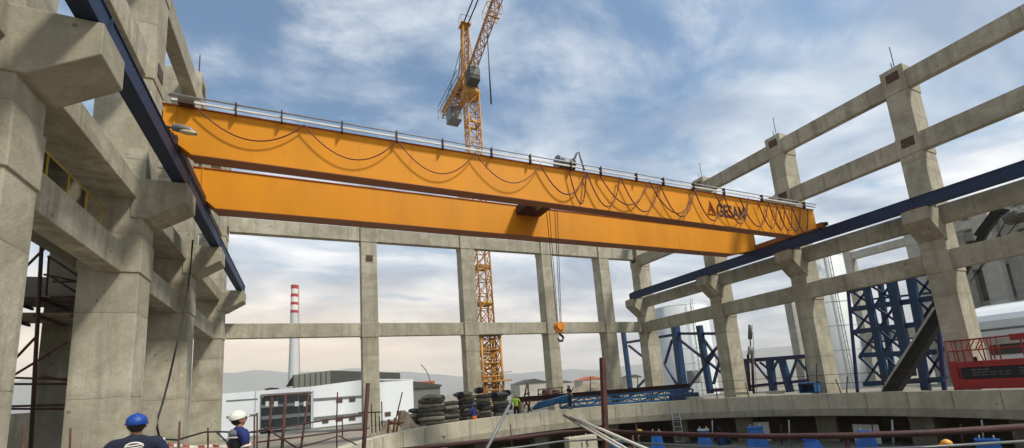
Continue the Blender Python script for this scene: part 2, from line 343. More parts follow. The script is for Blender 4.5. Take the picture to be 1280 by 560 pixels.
# ------------------------------------------------------------------ ground, hills
RC = Vector((14.04, 12.03, 0)); RR = 13.52; RT = .50; RD = 1.22; GZ = -.55
def build_ground():
    m = MB(); n = 96; ro = 14.06
    # site yard with the round pit cut out of it, falling away to the plain outside
    rings = [(ro, GZ), (18.5, GZ)]
    prev = None; vsr = []
    for r, z in rings: vsr.append([m.bm.verts.new((RC.x + r * math.cos(2 * math.pi * k / n), RC.y + r * math.sin(2 * math.pi * k / n), z)) for k in range(n)])
    for scale_, z, rr in ((1, GZ, 34), (1, -2.9, 52), (1, -3.0, 120), (1, -3.0, 900), (1, -3.0, 5700)):
        vsr.append([m.bm.verts.new((RC.x + rr * math.cos(2 * math.pi * k / n), RC.y + rr * math.sin(2 * math.pi * k / n), z)) for k in range(n)])
    for a, b in zip(vsr, vsr[1:]):
        for k in range(n): m.bm.faces.new([a[k], a[(k + 1) % n], b[(k + 1) % n], b[k]])
    o = m.build('ground', GRND); tag(o, kind='structure')
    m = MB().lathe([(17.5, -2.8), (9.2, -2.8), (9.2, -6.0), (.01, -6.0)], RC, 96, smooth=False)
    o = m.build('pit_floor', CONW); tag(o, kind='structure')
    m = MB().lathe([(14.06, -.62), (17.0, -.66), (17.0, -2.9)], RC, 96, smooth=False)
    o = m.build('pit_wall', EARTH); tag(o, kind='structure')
    # hills
    m = MB(); random.seed(3); n = 220
    ph = [random.uniform(0, 6.28) for _ in range(12)]
    A = []; B = []; C = []
    for k in range(n):
        a = 2 * math.pi * k / n
        h = 300 + 60 * math.sin(3 * a + ph[0]) + 32 * math.sin(7 * a + ph[1]) + 22 * math.sin(17 * a + ph[2]) + 12 * math.sin(41 * a + ph[3]) + 9 * math.sin(67 * a + ph[4])
        az = math.degrees(math.atan2(math.cos(a), math.sin(a)))  # from +Y to +X
        sm = lambda lo, hi: min(1, max(0, (az - lo) / (hi - lo)))
        h *= 1.12 - .45 * sm(-5, 35)
        A.append(m.bm.verts.new((4300 * math.cos(a), 4300 * math.sin(a), -5)))
        B.append(m.bm.verts.new((5000 * math.cos(a + .002), 5000 * math.sin(a + .002), h * .62 + 25 * math.sin(29 * a + ph[5]))))
        C.append(m.bm.verts.new((5700 * math.cos(a), 5700 * math.sin(a), h * 1.1)))
    for X, Y in ((A, B), (B, C)):
        for k in range(n): f = m.bm.faces.new([X[k], X[(k + 1) % n], Y[(k + 1) % n], Y[k]])
    o = m.build('hills', HILL); tag(o, kind='structure')
build_ground()

# ------------------------------------------------------------------ the concrete frame of the hall
frame = thing('concrete_frame_building', 'bare unfinished concrete frame of a tall hall with corbelled columns around the round pit', 'building')
frame_parts = []
def fpart(name, mb, mat, parent=None, bevel=.025, label=None):
    o = mb.build(name, mat, parent or frame, bevel=bevel)
    if label: o['label'] = label
    return o
CT = 17.5
XL, XLO = -4.52, -5.93       # hall-side and far face of the left columns
XR, XRO = 29.48, 30.92
def node_collars(m, x0, x1, y0, y1, zs):
    for a, b in zs: m.box(x0 - .035, x1 + .035, y0 - .035, y1 + .035, a - .06, b + .05)
NODES = ((5.9, 6.9), (12.45, 13.45), (16.1, CT - .02))
LY = ((9.68, 10.70), (16.5, 17.65), (23.1, 24.25), (31.9, 33.05))
def column(x0, x1, y0, y1, top, nodes, label=None):
    m = MB().box(x0, x1, y0, y1, GZ - .4, top); node_collars(m, x0, x1, y0, y1, nodes)
    return fpart('column', m, CON)
def corbel(col, xface, xtip, y0, y1, zt, ztb, zb):
    s = 1 if xtip > xface else -1
    poly = [(xface - s * .3, zt), (xtip, zt), (xtip, ztb), (xface + s * .12, zb), (xface - s * .3, zb)]
    fpart('corbel', MB().prism(poly, y0 - .04, y1 + .04, 'y'), CONB, col)
for i, (a, b) in enumerate(LY):
    c = column(XLO, XL, a, b, CT, NODES)
    corbel(c, XL, -3.42, a, b, 8.88, 8.22, 7.58)
    for z in (12.75, 16.7): fpart('steel_pocket', MB().box(XL + .02, XL + .06, a + .25, a + .8, z, z + .45), POCK, c, 0)
RY = ((3.6, 4.6), (10.35, 11.35), (17.4, 18.4), (24.0, 25.05), (32.75, 33.8))
for i, (a, b) in enumerate(RY):
    c = column(XR, XRO if i else XRO, a, b, CT, NODES)
    poly = [(XR + .3, 9.12), (28.3, 9.12), (28.3, 8.50), (29.2, 7.75), (XR + .12, 7.45), (XR + .3, 7.45)]
    fpart('corbel', MB().prism([(x, z) for x, z in poly], a - .06, b + .06, 'y'), CONB, c)
    for z in (12.85, 16.75): fpart('steel_pocket', MB().box(XR - .06, XR - .02, a + .2, a + .78, z, z + .5), POCK, c, 0)
    # starter bars on top
    rb = MB()
    for k in range(3): rb.tube([(XR + .25 + .3 * k, a + .5, CT - .1), (XR + .28 + .3 * k, a + .52, CT + (1.6 if k == 1 else .5))], .022, 5)
    fpart('starter_bar', rb, RUST, c, 0)
rb = MB().tube([(-4.7, 23.6, CT - .1), (-4.7, 23.6, CT + 1.3)], .025, 5); fpart('starter_bar', rb, RUST, frame, 0)
BX = ((3.80, 4.92), (11.50, 12.64), (18.95, 20.0), (25.1, 26.2))
for i, (a, b) in enumerate(BX):
    c = column(a, b, 33.0, 34.15, CT, ((5.98, 6.98), (13.1, 14.2)))
    fpart('steel_pocket', MB().box(a + .35, a + .8, 32.93, 32.98, 11.6, 12.0), POCK, c, 0) if i == 0 else None
def beamY(x0, x1, y0, y1, z0, z1, mat=CONB): return fpart('beam', MB().box(x0, x1, y0, y1, z0, z1), mat)
gapsL = [(3.2, LY[0][0])] + [(LY[i][1], LY[i + 1][0]) for i in range(3)]
for a, b in gapsL:
    beamY(-5.50, -4.93, a, b, 5.83, 6.72); beamY(-5.86, -4.70, a, b, 8.20, 8.86)
    beamY(-5.25, -4.70, a, b, 12.45, 13.45); beamY(-5.15, -4.62, a, b, 16.1, 17.1)
gapsR = [(-1.5, RY[0][0])] + [(RY[i][1], RY[i + 1][0]) for i in range(4)]
for a, b in gapsR:
    beamY(XR + .06, XR + .55, a, b, 5.93, 6.93); beamY(XR + .10, XR + .6, a, b, 8.33, 9.28)
    beamY(XR + .05, XR + .50, a, b, 12.42, 13.46); beamY(XR + .05, XR + .50, a, b, 16.1, 17.1)
gapsB = [(XL, BX[0][0])] + [(BX[i][1], BX[i + 1][0]) for i in range(3)] + [(BX[3][1], XR)]
for a, b in gapsB:
    for z0, z1 in ((6.0, 6.97), (13.12, 14.15), (16.1, 17.1)):
        fpart('beam', MB().box(a, b, 33.08, 33.6, z0, z1), CONX)
# outer aisle on the left
for y0, y1 in ((9.6, 10.6), (23.1, 24.1), (31.9, 32.9)):
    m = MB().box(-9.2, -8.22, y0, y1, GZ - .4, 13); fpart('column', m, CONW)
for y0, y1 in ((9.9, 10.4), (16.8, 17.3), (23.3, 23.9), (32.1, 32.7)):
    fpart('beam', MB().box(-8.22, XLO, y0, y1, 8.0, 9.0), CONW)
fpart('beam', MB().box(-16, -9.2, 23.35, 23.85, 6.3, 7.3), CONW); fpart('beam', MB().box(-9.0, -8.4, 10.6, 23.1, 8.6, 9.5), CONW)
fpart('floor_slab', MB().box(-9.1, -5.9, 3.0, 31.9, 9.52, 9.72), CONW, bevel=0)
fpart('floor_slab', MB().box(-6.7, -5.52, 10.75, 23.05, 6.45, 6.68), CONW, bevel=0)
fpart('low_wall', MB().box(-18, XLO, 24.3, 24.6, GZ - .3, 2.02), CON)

# yellow guard rail on the aisle slab
t = thing('guard_rail', 'thin yellow guard rail standing on the left beam beside the nearest column', 'railing', (-5.6, 14, 6.7))
m = MB()
for z in (7.2, 7.75): m.tube([(-5.42, 10.8, z), (-5.42, 16.45, z)], .018, 6)
m.build('rail', YELR, t)
for k in range(6): MB().tube([(-5.42, 11.0 + k * 1.05, 6.66), (-5.42, 11.0 + k * 1.05, 7.78)], .022, 6).build('post', YELR, t)

# ------------------------------------------------------------------ crane runways
for lab, x0, x1, z0, z1, y0, y1 in (('dark navy steel runway beam on the left row of corbels', -3.86, -3.50, 8.90, 9.47, 1.0, 33.4),
                        ('dark navy steel runway beam on the right row of corbels', 28.42, 28.80, 9.16, 9.76, -2.0, 33.2)):
    t = thing('runway_beam', lab, 'runway beam', ((x0 + x1) / 2, 16, z0)); xm = (x0 + x1) / 2
    m = MB().box(x0, x1, y0, y1, z0, z0 + .035).box(x0 + .03, x1 - .03, y0, y1, z0 + .035, z1 - .035).box(x0, x1, y0, y1, z1 - .035, z1)
    m.build('web', NAVY, t)
    MB().box(xm - .04, xm + .04, y0 + .2, y1 - .2, z1, z1 + .07).build('crane_rail', RUSTD, t)
    for (a, b) in (RY if x0 > 0 else LY):
        if a < 5: continue
        MB().box(x0 - (.12 if x0 > 0 else -.06), x1 + (.12 if x0 > 0 else -.06), a + .12, b - .1, z0 - .035, z0 - .003).build('bearing_plate', ORND if x0 > 0 else RUSTD, t)
        MB().box(x0 - .01, x1 + .01, (a + b) / 2 - .015, (a + b) / 2 + .015, z0 + .04, z1 - .04).build('stiffener', NAVY, t)
m = MB().tube([(28.95, -1, 9.28), (28.95, 32, 9.28)], .035, 6)
tag(m.build('conduit', PALE), 'pale conduit running along behind the right navy runway beam', 'conduit')

# ------------------------------------------------------------------ bridge crane
crane = thing('bridge_crane', 'orange double girder overhead crane spanning the hall on the navy runways', 'overhead crane', (12, 17, 9.8))
def girder(y0, y1, xl, xr, prof_top, prof_bot):
    (zl, zr) = prof_top; (bl, br) = prof_bot
    poly = [(xl, zl), (xr, zr), (xr + .03, zr - 1.12), (xr - 2.3, br), (xl + .75, bl), (xl, zl - .95)]
    g = MB().prism(poly, y0, y1, 'y').build('girder', ORNG, crane, bevel=.012)
    fl = [(xl - .04, zl), (xr + .04, zr), (xr + .04, zr + .03), (xl - .04, zl + .03)]
    MB().prism(fl, y0 - .04, y1 + .04, 'y').build('top_flange', ORND, g)
    fb = [(xl + .75, bl - .03), (xr - 2.3, br - .03), (xr - 2.3, br - .002), (xl + .75, bl - .002)]
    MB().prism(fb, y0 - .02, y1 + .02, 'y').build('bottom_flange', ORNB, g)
    s = MB()
    s.box(xl + .28, xl + .32, y0 - .035, y0 - .002, zl - .93, zl - .02)
    s.build('end_stiffener', ORNG, g)
    w = MB()
    for k in range(1, 6):
        x = xl + (xr - xl) * k / 6 + .4 * math.sin(k * 2.1); w.box(x - .012, x + .012, y0 - .006, y0 - .001, bl + .06, zl - .03)
    w.build('weld_seam', ORNG, g)
    return g
g1 = girder(15.4, 15.9, -3.92, 28.05, (10.90, 10.93), (9.36, 9.13))
g2 = girder(19.8, 20.5, -3.95, 28.6, (11.05, 11.0), (9.42, 9.42))
for x0, x1, z in ((-3.88, -3.50, 9.56), (28.42, 28.80, 9.86)):
    e = MB().box(x0, x1, 15.25, 20.9, z, z + .30).build('end_carriage', RUSTD if x0 < 0 else ORNB, crane, bevel=.01)
    for y in (15.5, 20.6): MB().tube([((x0 + x1) / 2 - .09, y, z + .11), ((x0 + x1) / 2 + .09, y, z + .11)], .14, 16).build('wheel', RUSTD, e)
    for y in (15.07, 20.91): MB().box((x0 + x1) / 2 - .1, (x0 + x1) / 2 + .1, y, y + .17, z + .05, z + .25).build('buffer', BLK, e)
# festoon rail and hand line along the top of the near girder
MB().beam((-3.7, 15.22, 11.0), (28.0, 15.22, 11.03), .05, .065).build('festoon_rail', PALE, crane)
MB().tube([(-3.75, 15.2, 11.16), (28.1, 15.2, 11.2)], .028, 8).build('top_pipe', GALV, crane)
brk = [292, 351, 428, 497, 555, 616, 664, 717, 754, 798, 831, 868, 905, 951, 1002]
for x in brk:
    X = onY(x, 212, 15.2).x if x < 700 else onY(x, 240, 15.2).x
    MB().box(X - .022, X + .022, 15.14, 15.30, 10.80, 11.22).build('rail_bracket', RUSTD, crane)
def ztop(x): return 10.93
loops = [(245, 380, 25), (380, 497, 28), (497, 594, 27), (594, 676, 24), (676, 734, 26), (712, 734, 42), (734, 776, 36), (750, 812, 26), (777, 825, 33), (812, 869, 27),
         (826, 869, 36), (869, 905, 33), (905, 936, 30), (893, 936, 22), (926, 962, 34), (948, 972, 30), (962, 982, 32), (972, 992, 31), (980, 1002, 33), (992, 1012, 31)]
for a, b, sag in loops:
    ym = lambda x: 138 + (x - 245) * .170
    pa = onY(a, ym(a), 15.2); pb = onY(b, ym(b), 15.2); pa.z = pb.z = 10.86
    mid = onY((a + b) / 2, ym((a + b) / 2) + sag, 15.2); s = max(.25, min(10.86 - mid.z, 1.55))
    o = random.uniform(-.04, .05); pa.y += o; pb.y += o
    MB().tube(catenary(pa, pb, s, 18), .021 if a < 660 else .03, 6, False).build('festoon_cable', REDC, crane)
# floodlight at the left end
MB().tube([(-3.55, 14.85, 9.82), (-3.45, 14.83, 9.86), (-3.1, 14.80, 9.80), (-2.92, 14.78, 9.72)], [.06, .12, .115, .05], 14).build('floodlight', GREY, crane)
MB().ball((-3.12, 14.79, 9.74), (.24, .10, .08), 14, 8).build('lamp_lens', LAMPY, crane)
MB().tube([(-3.5, 14.85, 9.82), (-3.7, 15.0, 9.95), (-3.7, 15.38, 9.98)], .03, 6).build('lamp_bracket', RUSTD, crane)
MB().box(-3.5, -3.1, 15.06, 15.3, 10.84, 10.97).build('junction_box', RUSTD, crane)
# end of the rail: cable reel on top
m = MB(); cx = onY(705, 210, 15.6)
cr = bpy.data.objects.new
m.tube([(cx.x - .35, 15.5, 11.25), (cx.x + .35, 15.5, 11.22)], .26, 14).tube([(cx.x - .42, 15.5, 11.25), (cx.x - .35, 15.5, 11.25)], .32, 14).tube([(cx.x + .35, 15.5, 11.22), (cx.x + .4, 15.5, 11.22)], .32, 14)
m.build('cable_reel', GREY, crane)
MB().tube([(cx.x + .3, 15.4, 11.2), (cx.x + .55, 15.3, 11.75), (cx.x + .65, 15.25, 11.8), (cx.x + .78, 15.2, 10.9)], .045, 6).build('swivel_pipe', GREY, crane)
# trolley between the girders, ropes, hook block
hk = onY(699, 408, 17.8); tx = onY(690, 262, 17.8).x
trol = MB().box(tx - 1.0, tx + .4, 16.0, 19.75, 10.5, 10.95).build('trolley', RUSTD, crane, bevel=.02)
MB().tube([(tx - .4, 17.0, 10.5), (tx - .4, 18.6, 10.5)], .16, 16).build('rope_drum', GREY, trol)
for dx, dx2 in ((-.32, -.1), (-.16, -.05), (.16, .06), (.3, .12)):
    MB().tube([(tx + dx, 17.8, 10.1), (hk.x + dx2, 17.8, hk.z + .1)], .016, 5).build('hoist_rope', BLKC, crane)
hb = MB().ball((hk.x, 17.8, hk.z), (.22, .16, .22), 16, 10).box(hk.x - .16, hk.x + .16, 17.66, 17.94, hk.z - .3, hk.z + .05).build('hook_block', ORHK, crane)
for s in (-1, 1): MB().tube([(hk.x, 17.8 + s * .17, hk.z), (hk.x, 17.8 + s * .20, hk.z)], .2, 16).build('sheave_cover', ORHK, hb)
hp = [(hk.x + .0, 17.8, hk.z - .25), (hk.x, 17.8, hk.z - .4)] + [(hk.x + .02 + .14 * math.sin(R(a)) + 0, 17.8, hk.z - .55 + .14 * math.cos(R(a))) for a in range(0, 285, 25)]
MB().tube(hp, [.05] * 2 + [.055] * 9 + [.045] * (len(hp) - 12) + [.02], 8).build('hook', BLK, hb)
# lettering on the near girder
def wall_mat(p, tilt=0):   # text plane facing -Y
    return Matrix.Translation(p) @ Matrix.Rotation(R(90), 4, 'X')
pG = onY(897, 268, 15.37)
wid = onY(933, 276, 15.37).x - pG.x
tm = text_mesh('GESAN', 1.0, LETR, crane, Matrix.Identity(4), 'lettering', .006, 1, .022)
w0 = max(v.co.x for v in tm.data.vertices) - min(v.co.x for v in tm.data.vertices)
tm.data.transform(wall_mat(Vector((pG.x, 15.385, 9.70))) @ Matrix.Diagonal((wid / w0, .98, 1, 1)))
pT = onY(885, 266, 15.37); pT2 = onY(896, 268, 15.37)
m = MB(); xa, xb = pT.x, pT2.x - .08; xm = (xa + xb) / 2
for q in (((xa, 9.74), (xm, 10.42)), ((xb, 9.74), (xm, 10.42)), ((xa - .03, 9.74), (xb + .03, 9.74)), ((xm - .12, 10.0), (xm + .12, 10.0)), ((xa + .15, 9.80), (xm, 10.25)), ((xb - .15, 9.80), (xm, 10.25))):
    m.beam((q[0][0], 15.385, q[0][1]), (q[1][0], 15.385, q[1][1]), .012, .07, (0, 1, 0))
m.build('triangle_emblem', LOGO, crane)

# ------------------------------------------------------------------ concrete ring round the pit
ring = thing('ring_beam', 'curved pale concrete ring beam round the pit across the foreground', 'ring beam', (RC.x, RC.y, 0))
MB().lathe([(RR, 0), (RR + RT, 0), (RR + RT, -RD), (RR, -RD)], (RC.x, RC.y, 0), 144, closed=True, smooth=False).build('ring_wall', CONR, ring)
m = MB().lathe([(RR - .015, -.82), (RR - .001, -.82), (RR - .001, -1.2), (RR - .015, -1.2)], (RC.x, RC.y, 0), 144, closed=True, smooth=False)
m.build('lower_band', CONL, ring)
# vertical shutter joints
m = MB()
for k in range(48):
    a = R(k * 7.5 + 2); c, s = math.cos(a), math.sin(a); p = Vector((RC.x + (RR - .004) * c, RC.y + (RR - .004) * s, 0))
    m.beam(p + Vector((0, 0, -.02)), p + Vector((0, 0, -1.19)), .022, .02, (c, s, 0))
m.build('shutter_joint', CONW, ring)
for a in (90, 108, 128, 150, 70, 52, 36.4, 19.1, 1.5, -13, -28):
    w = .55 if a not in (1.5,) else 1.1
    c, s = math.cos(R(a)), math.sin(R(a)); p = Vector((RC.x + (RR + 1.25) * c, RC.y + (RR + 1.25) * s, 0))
    MB().beam(p + Vector((0, 0, -2.8)), p + Vector((0, 0, -RD)), 1.0, w * 1.3, (c, s, 0)).build('support_column', CONW, ring, bevel=.02)  # darker concrete colour stands in for the shade below the ring
# pale door-like panels standing in the recess below
for i, (a, w, h, lab) in enumerate(((33, 1.0, 1.15, 'pale board standing in the dark recess behind the blue pedestals'), (12, 1.2, 1.0, 'pale board leaning in the recess beside the wide support column'),
                     (-19.5, 1.3, .9, 'grey white panel at the right end of the recess'))):
    c, s = math.cos(R(a)), math.sin(R(a)); p = Vector((RC.x + 14.6 * c, RC.y + 14.6 * s, 0))
    b = MB().beam(p + Vector((0, 0, -2.79)), p + Vector((0, 0, -2.79 + h)), w, .05, (c, s, 0)).build('board', PALE, None); tag(b, lab, 'board')
# low concrete kerb of the pit floor with stencilled numbers
kb = thing('concrete_block', 'pale concrete block stencilled with the figures 1 5 below the ring', 'concrete block', tuple(onD(732, 556, 24)))
p = onD(732, 553, 24.6)
MB().box(p.x - 1.0, p.x + .75, p.y, p.y + .5, p.z - 1.0, p.z + .32).build('block', CONR, kb, bevel=.03)
text_mesh('1 5', .42, NUMP, kb, Matrix.Translation((p.x - .35, p.y - .02, p.z - .22)) @ Matrix.Rotation(R(90), 4, 'X'), 'stencil')
# yellow notice in the recess
q = onD(800, 539, 26.0)
t = thing('notice_board', 'small yellow notice with a letter P in the dark recess', 'sign', tuple(q))
text_mesh('P', .42, YELR, t, Matrix.Translation((q.x - .15, q.y, q.z - .2)) @ Matrix.Rotation(R(90), 4, 'X') , 'letter', .02, 1.2, .03)
MB().tube([(q.x - .1, q.y + .06, q.z - 1.6), (q.x - .1, q.y + .06, q.z + .15)], .02, 5).build('post', GREY, t)

# blue steel pedestals
def pedestal(p, ang, w, tilt, lab):
    t = thing('steel_pedestal', lab, 'pedestal', (0, 0, 0), 0, 'blue steel pedestals on the pit floor')
    s = w
    m = MB(); v = []
    for z, a in ((0, .52 * s), (p.z + 2.8, .30 * s)): v.append([(-a, -a * .8, z), (a, -a * .8, z), (a, a * .8, z), (-a, a * .8, z)])
    A = [m.bm.verts.new(q) for q in v[0]]; B = [m.bm.verts.new(q) for q in v[1]]
    m.bm.faces.new(A[::-1]); m.bm.faces.new(B)
    for i in range(4): m.bm.faces.new([A[i], A[(i + 1) % 4], B[(i + 1) % 4], B[i]])
    m.build('body', SKYB, t, bevel=.02)
    H = p.z + 2.8
    MB().box(-.36 * s, .36 * s, -.3 * s, .3 * s, H + .002, H + .07).build('cap_plate', SKYB if s > .9 else GALV, t)
    b = MB()
    for x in (-.2, .2): b.tube([(x * s, 0, H), (x * s, 0, H + .22)], .03, 6)
    b.build('anchor_bolt', GALV, t)
    MB().beam((0, -.43 * s, .1), (0, -.27 * s, H - .1), .03, .08, (1, 0, 0)).build('rib', SKYB, t)
    t.location = (p.x, p.y, -2.8); t.rotation_euler = (0, R(tilt), ang)
def hit(x, y, r):
    d = ray(x, y); a = d.x ** 2 + d.y ** 2; b = -2 * (d.x * RC.x + d.y * RC.y); cc = RC.x ** 2 + RC.y ** 2 - r * r
    k = (-b + math.sqrt(b * b - 4 * a * cc)) / 2 / a; q = d * k; return Vector((q.x, q.y, q.z + CH))
for x, y, w, tl, lab in ((716, 549, .8, 0, 'small bright blue pedestal beside the stencilled concrete block'), (771, 550, .85, 0, 'blue pedestal mostly behind the white tubes'),
       (820, 541, .85, 0, 'bright blue pedestal with pale cap left of the ladder'), (879, 538, .9, 0, 'bright blue pedestal just right of the ladder'),
       (944, 535, 1.15, 0, 'widest and tallest blue pedestal with bolts on its cap'), (1015, 549, .95, -7, 'low tilted blue pedestal below the small blue box'),
       (1080, 541, 1.0, 4, 'blue pedestal with a stay left of the worker in the yellow helmet'), (1234, 551, 1.0, 0, 'blue pedestal at the right end beyond the worker in the yellow helmet')):
    q = hit(x, y, 11.0); pedestal(q, math.atan2(-q.x, q.y), w, tl, lab)
q = hit(904, 542, 13.0)
t = thing('blue_formwork', 'shaded blue steel formwork piece in the recess between two pedestals', 'formwork', (q.x, q.y, -2.8))
MB().box(q.x - .5, q.x + .5, q.y - .1, q.y + .1, -2.8, q.z).build('panel', BLUE, t); MB().beam((q.x - .6, q.y - .15, q.z + .5), (q.x + .5, q.y - .15, q.z - .8), .08, .08).build('brace', NAVY, t)
# ladder
q = hit(848, 545, 13.3); lp = q
t = thing('ladder', 'grey metal ladder leaning up against the concrete ring below its edge', 'ladder', (q.x, q.y, -2.8))
ux = Vector((.9, -.43, 0))
for s in (-1, 1): MB().tube([q + ux * .25 * s + Vector((-.3, -.4, -2.8 - q.z)), q + ux * .25 * s + Vector((0, 0, -.55 - q.z))], .03, 6).build('stile', GALV, t)
for k in range(7):
    z = -2.5 + k * .3; f = (z + 2.8) / 2.25; o = Vector((-.3, -.4, 0)) * (1 - f)
    MB().tube([Vector((q.x, q.y, z)) + o - ux * .25, Vector((q.x, q.y, z)) + o + ux * .25], .02, 5).build('rung', GALV, t)
# mooring-like grey props standing in the recess
for i, (x, lab) in enumerate(((640, 'leftmost thin prop under the ring'), (733, 'thin prop behind the rusty mast'), (797, 'thin prop left of the blue pedestal with pale cap'), (892, 'thin dark prop right of the ladder'), (978, 'knotted prop under the ring between pedestals'), (988, 'short thin prop right beside the knotted prop'), (1092, 'thin prop behind the stayed blue pedestal'), (1117, 'mottled prop near the wide support column'), (1203, 'grey prop left of the rightmost pedestal'), (1229, 'tall grey prop above the rightmost pedestal'))):
    a = hit(x, 560, 13.0); b = hit(x - 2, 525 if i % 2 else 530, 13.0)
    m = MB().tube([(a.x, a.y, -2.8), (b.x, b.y, b.z)], .045 if i % 3 else .03, 6)
    p_ = m.build('steel_prop', GALV if i % 2 else RUST, None); tag(p_, lab, 'prop', 'steel props under the ring')

# ------------------------------------------------------------------ handrail, mast and loose tubes nearest the camera
hr = thing('pit_handrail', 'rusty red bent pipe handrail running across the bottom of the view', 'handrail', (3, 7, -2.8))
pts = [onZ(470, 566, .63), onZ(560, 556, .63), onZ(650, 547, .63), onZ(700, 540.5, .63), onZ(745, 538, .63), onZ(790, 541, .63), onZ(870, 543.5, .63), onZ(960, 545.5, .63), onZ(1060, 544.5, .63), onZ(1160, 541, .63), onZ(1285, 533, .63)]
MB().tube(pts, .042, 10).build('top_rail', RUSTD, hr)
lo = [p + Vector((0, 0, -.18)) for p in pts]
MB().tube(lo, .018, 8).build('lower_rail', GREY, hr)
for k in (1, 5, 8): MB().tube([lo[k] + Vector((.03, .05, -3.2)), pts[k] + Vector((.03, .05, -.02))], .03, 8).build('post', RUST, hr)
a, b = onD(753, 447, 8.2), onD(757.5, 560, 8.2); d = b - a
mst = MB().beam(a, a + d * 3.4, .085, .085).build('rusty_mast', RUST, None, bevel=.006); tag(mst, 'tall rusty red square post standing in front of the ring', 'post')
tb = thing('tube_bundle', 'bundle of white tubes and a grey plank leaning over the rusty handrail', 'tube bundle', tuple(onD(707, 519, 8.5)))
for i, (x0, y0, x1, y1, r) in enumerate(((712, 520, 806, 560, .022), (716, 522, 792, 566, .020), (722, 523, 812, 563, .022), (714, 524, 778, 562, .018))):
    A, B = onD(x0, y0, 8.6), onD(x1, y1, 7.4); MB().tube([A, B + (B - A) * .6], r, 8).build('tube', WTUBE, tb)
A, B = onD(707, 518, 8.7), onD(741, 538, 8.3); MB().beam(A, B, .14, .05).build('plank', WOOD, tb)
A, B = onD(637, 506, 6.5), onD(606, 566, 6.0)
o = MB().tube([A, A.lerp(B, .5), B + (B - A) * .6], .022, 8).build('grey_pole', GREY, None); tag(o, 'thin grey pole leaning diagonally in front of the ring and the sacks', 'pole')
A, B = onD(558 / 4 + 320, 478, 7.5), onD(454, 566, 7.5)
o = MB().tube([onD(460, 479, 7.5), B + (B - A) * .7], .032, 8).build('rusty_pole', RUSTD, None); tag(o, 'thick dark rusty upright bar in front of the second back column', 'post')

# rusty barricade in front of the white building
bc = thing('rebar_barrier', 'rusty tubular barrier with crossed stays in front of the dark glazed door', 'barrier', tuple(onD(365, 560, 9.5)))
def bar(t, x0, y0, d0, x1, y1, d1, r, mat=RUST, name='bar'):
    A, B = onD(x0, y0, d0), onD(x1, y1, d1); return MB().tube([A, B], r, 7).build(name, mat, t)
for x0, y0, x1, y1, r in ((340, 496, 332, 570, .021), (357, 493, 350, 575, .028), (386, 491, 371, 572, .021)):
    bar(bc, x0, y0, 9.5, x1, y1 + 25, 9.5, r)
bar(bc, 330, 496, 9.5, 390, 491, 9.5, .016); bar(bc, 312, 540, 9.5, 455, 518, 9.5, .013); bar(bc, 320, 553, 9.4, 462, 535, 9.6, .014)
bar(bc, 331, 534, 9.4, 380, 566, 9.6, .016); bar(bc, 372, 560, 9.4, 424, 545, 9.5, .013); bar(bc, 424, 545, 9.5, 446, 556, 9.6, .013)
MB().tube([onD(422, 490, 9.6), onD(421, 520, 9.6), onD(421, 590, 9.6)], .014, 6).build('bar', RUST, bc)
MB().tube([onD(428, 519, 9.6), onD(428, 546, 9.6)], .012, 6).build('bar', RUST, bc)
# rebar stubs and tape by the left columns
posts = ((30, 531, 26, 568, 10), (88, 535, 85, 570, 10), (224.5, 527, 221, 570, 9), (260, 535, 259.5, 570, 9.2), (318, 518, 317.5, 570, 9.6), (321.5, 516, 321, 570, 9.4))
plab = ('rusty stake at the far left bottom corner', 'rusty stake at the foot of the nearest wide column', 'rusty stake that the red and white tape is tied to', 'rusty stake between the taped stake and the worker in the white helmet', 'left one of the two thin stakes right of the white helmet', 'right one of the two thin stakes right of the white helmet')
for (x0, y0, x1, y1, d), lab in zip(posts, plab):
    o = MB().tube([onD(x0, y0, d), onD(x1, y1 + 60, d)], .015, 7).build('rusty_stake', RUST, None); tag(o, lab, 'stake', 'rusty stakes round the platform')
tp = thing('barrier_tape', 'red and white barrier tape strung low between the stakes beside the blue helmet', 'barrier tape', tuple(onD(240, 556, 9)))
cp = catenary(onD(204, 551, 9.0), onD(222, 556, 9.0), .03, 6) + catenary(onD(223, 556, 9), onD(262, 557.5, 9.2), .02, 10) + catenary(onD(263, 557, 9.2), onD(318, 554, 9.5), .03, 14)
m = MB(); ta = [m.bm.verts.new(p + Vector((0, 0, .022))) for p in cp]; tb2 = [m.bm.verts.new(p + Vector((0, .012 * math.sin(i), -.022))) for i, p in enumerate(cp)]
for i in range(len(cp) - 1): m.bm.faces.new([ta[i], ta[i + 1], tb2[i + 1], tb2[i]])
TAPE, tt, tbs = newmat('striped_tape'); g_ = N('ShaderNodeNewGeometry', tt); sp_ = N('ShaderNodeSeparateXYZ', tt); L(g_.outputs['Position'], sp_.inputs[0], tt)
d_ = N('ShaderNodeMath', tt, operation='MULTIPLY'); d_.inputs[1].default_value = 5.5; L(sp_.outputs[0], d_.inputs[0], tt)
f_ = N('ShaderNodeMath', tt, operation='FRACT'); L(d_.outputs[0], f_.inputs[0], tt); g2_ = N('ShaderNodeMath', tt, operation='GREATER_THAN'); g2_.inputs[1].default_value = .55; L(f_.outputs[0], g2_.inputs[0], tt)
x_ = N('ShaderNodeMix', tt, data_type='RGBA'); L(g2_.outputs[0], x_.inputs['Factor'], tt); x_.inputs[6].default_value = (.66, .60, .52, 1); x_.inputs[7].default_value = (.40, .10, .07, 1); L(x_.outputs[2], tbs.inputs['Base Color'], tt)
m.build('tape', TAPE, tp)
MB().ball(onD(204.5, 551, 9), (.022, .02, .05), 8, 6).build('knot', TWHT, tp)
cp = [onD(x, y, d) for x, y, d in ((196, 545, 9.5), (205, 549, 9.3), (222, 550, 9.1), (238, 545, 9.1), (256, 540, 9.1), (272, 539.5, 9.1), (285, 540, 9.2), (300, 541, 9.3), (322, 540, 9.4), (352, 538, 9.5))]
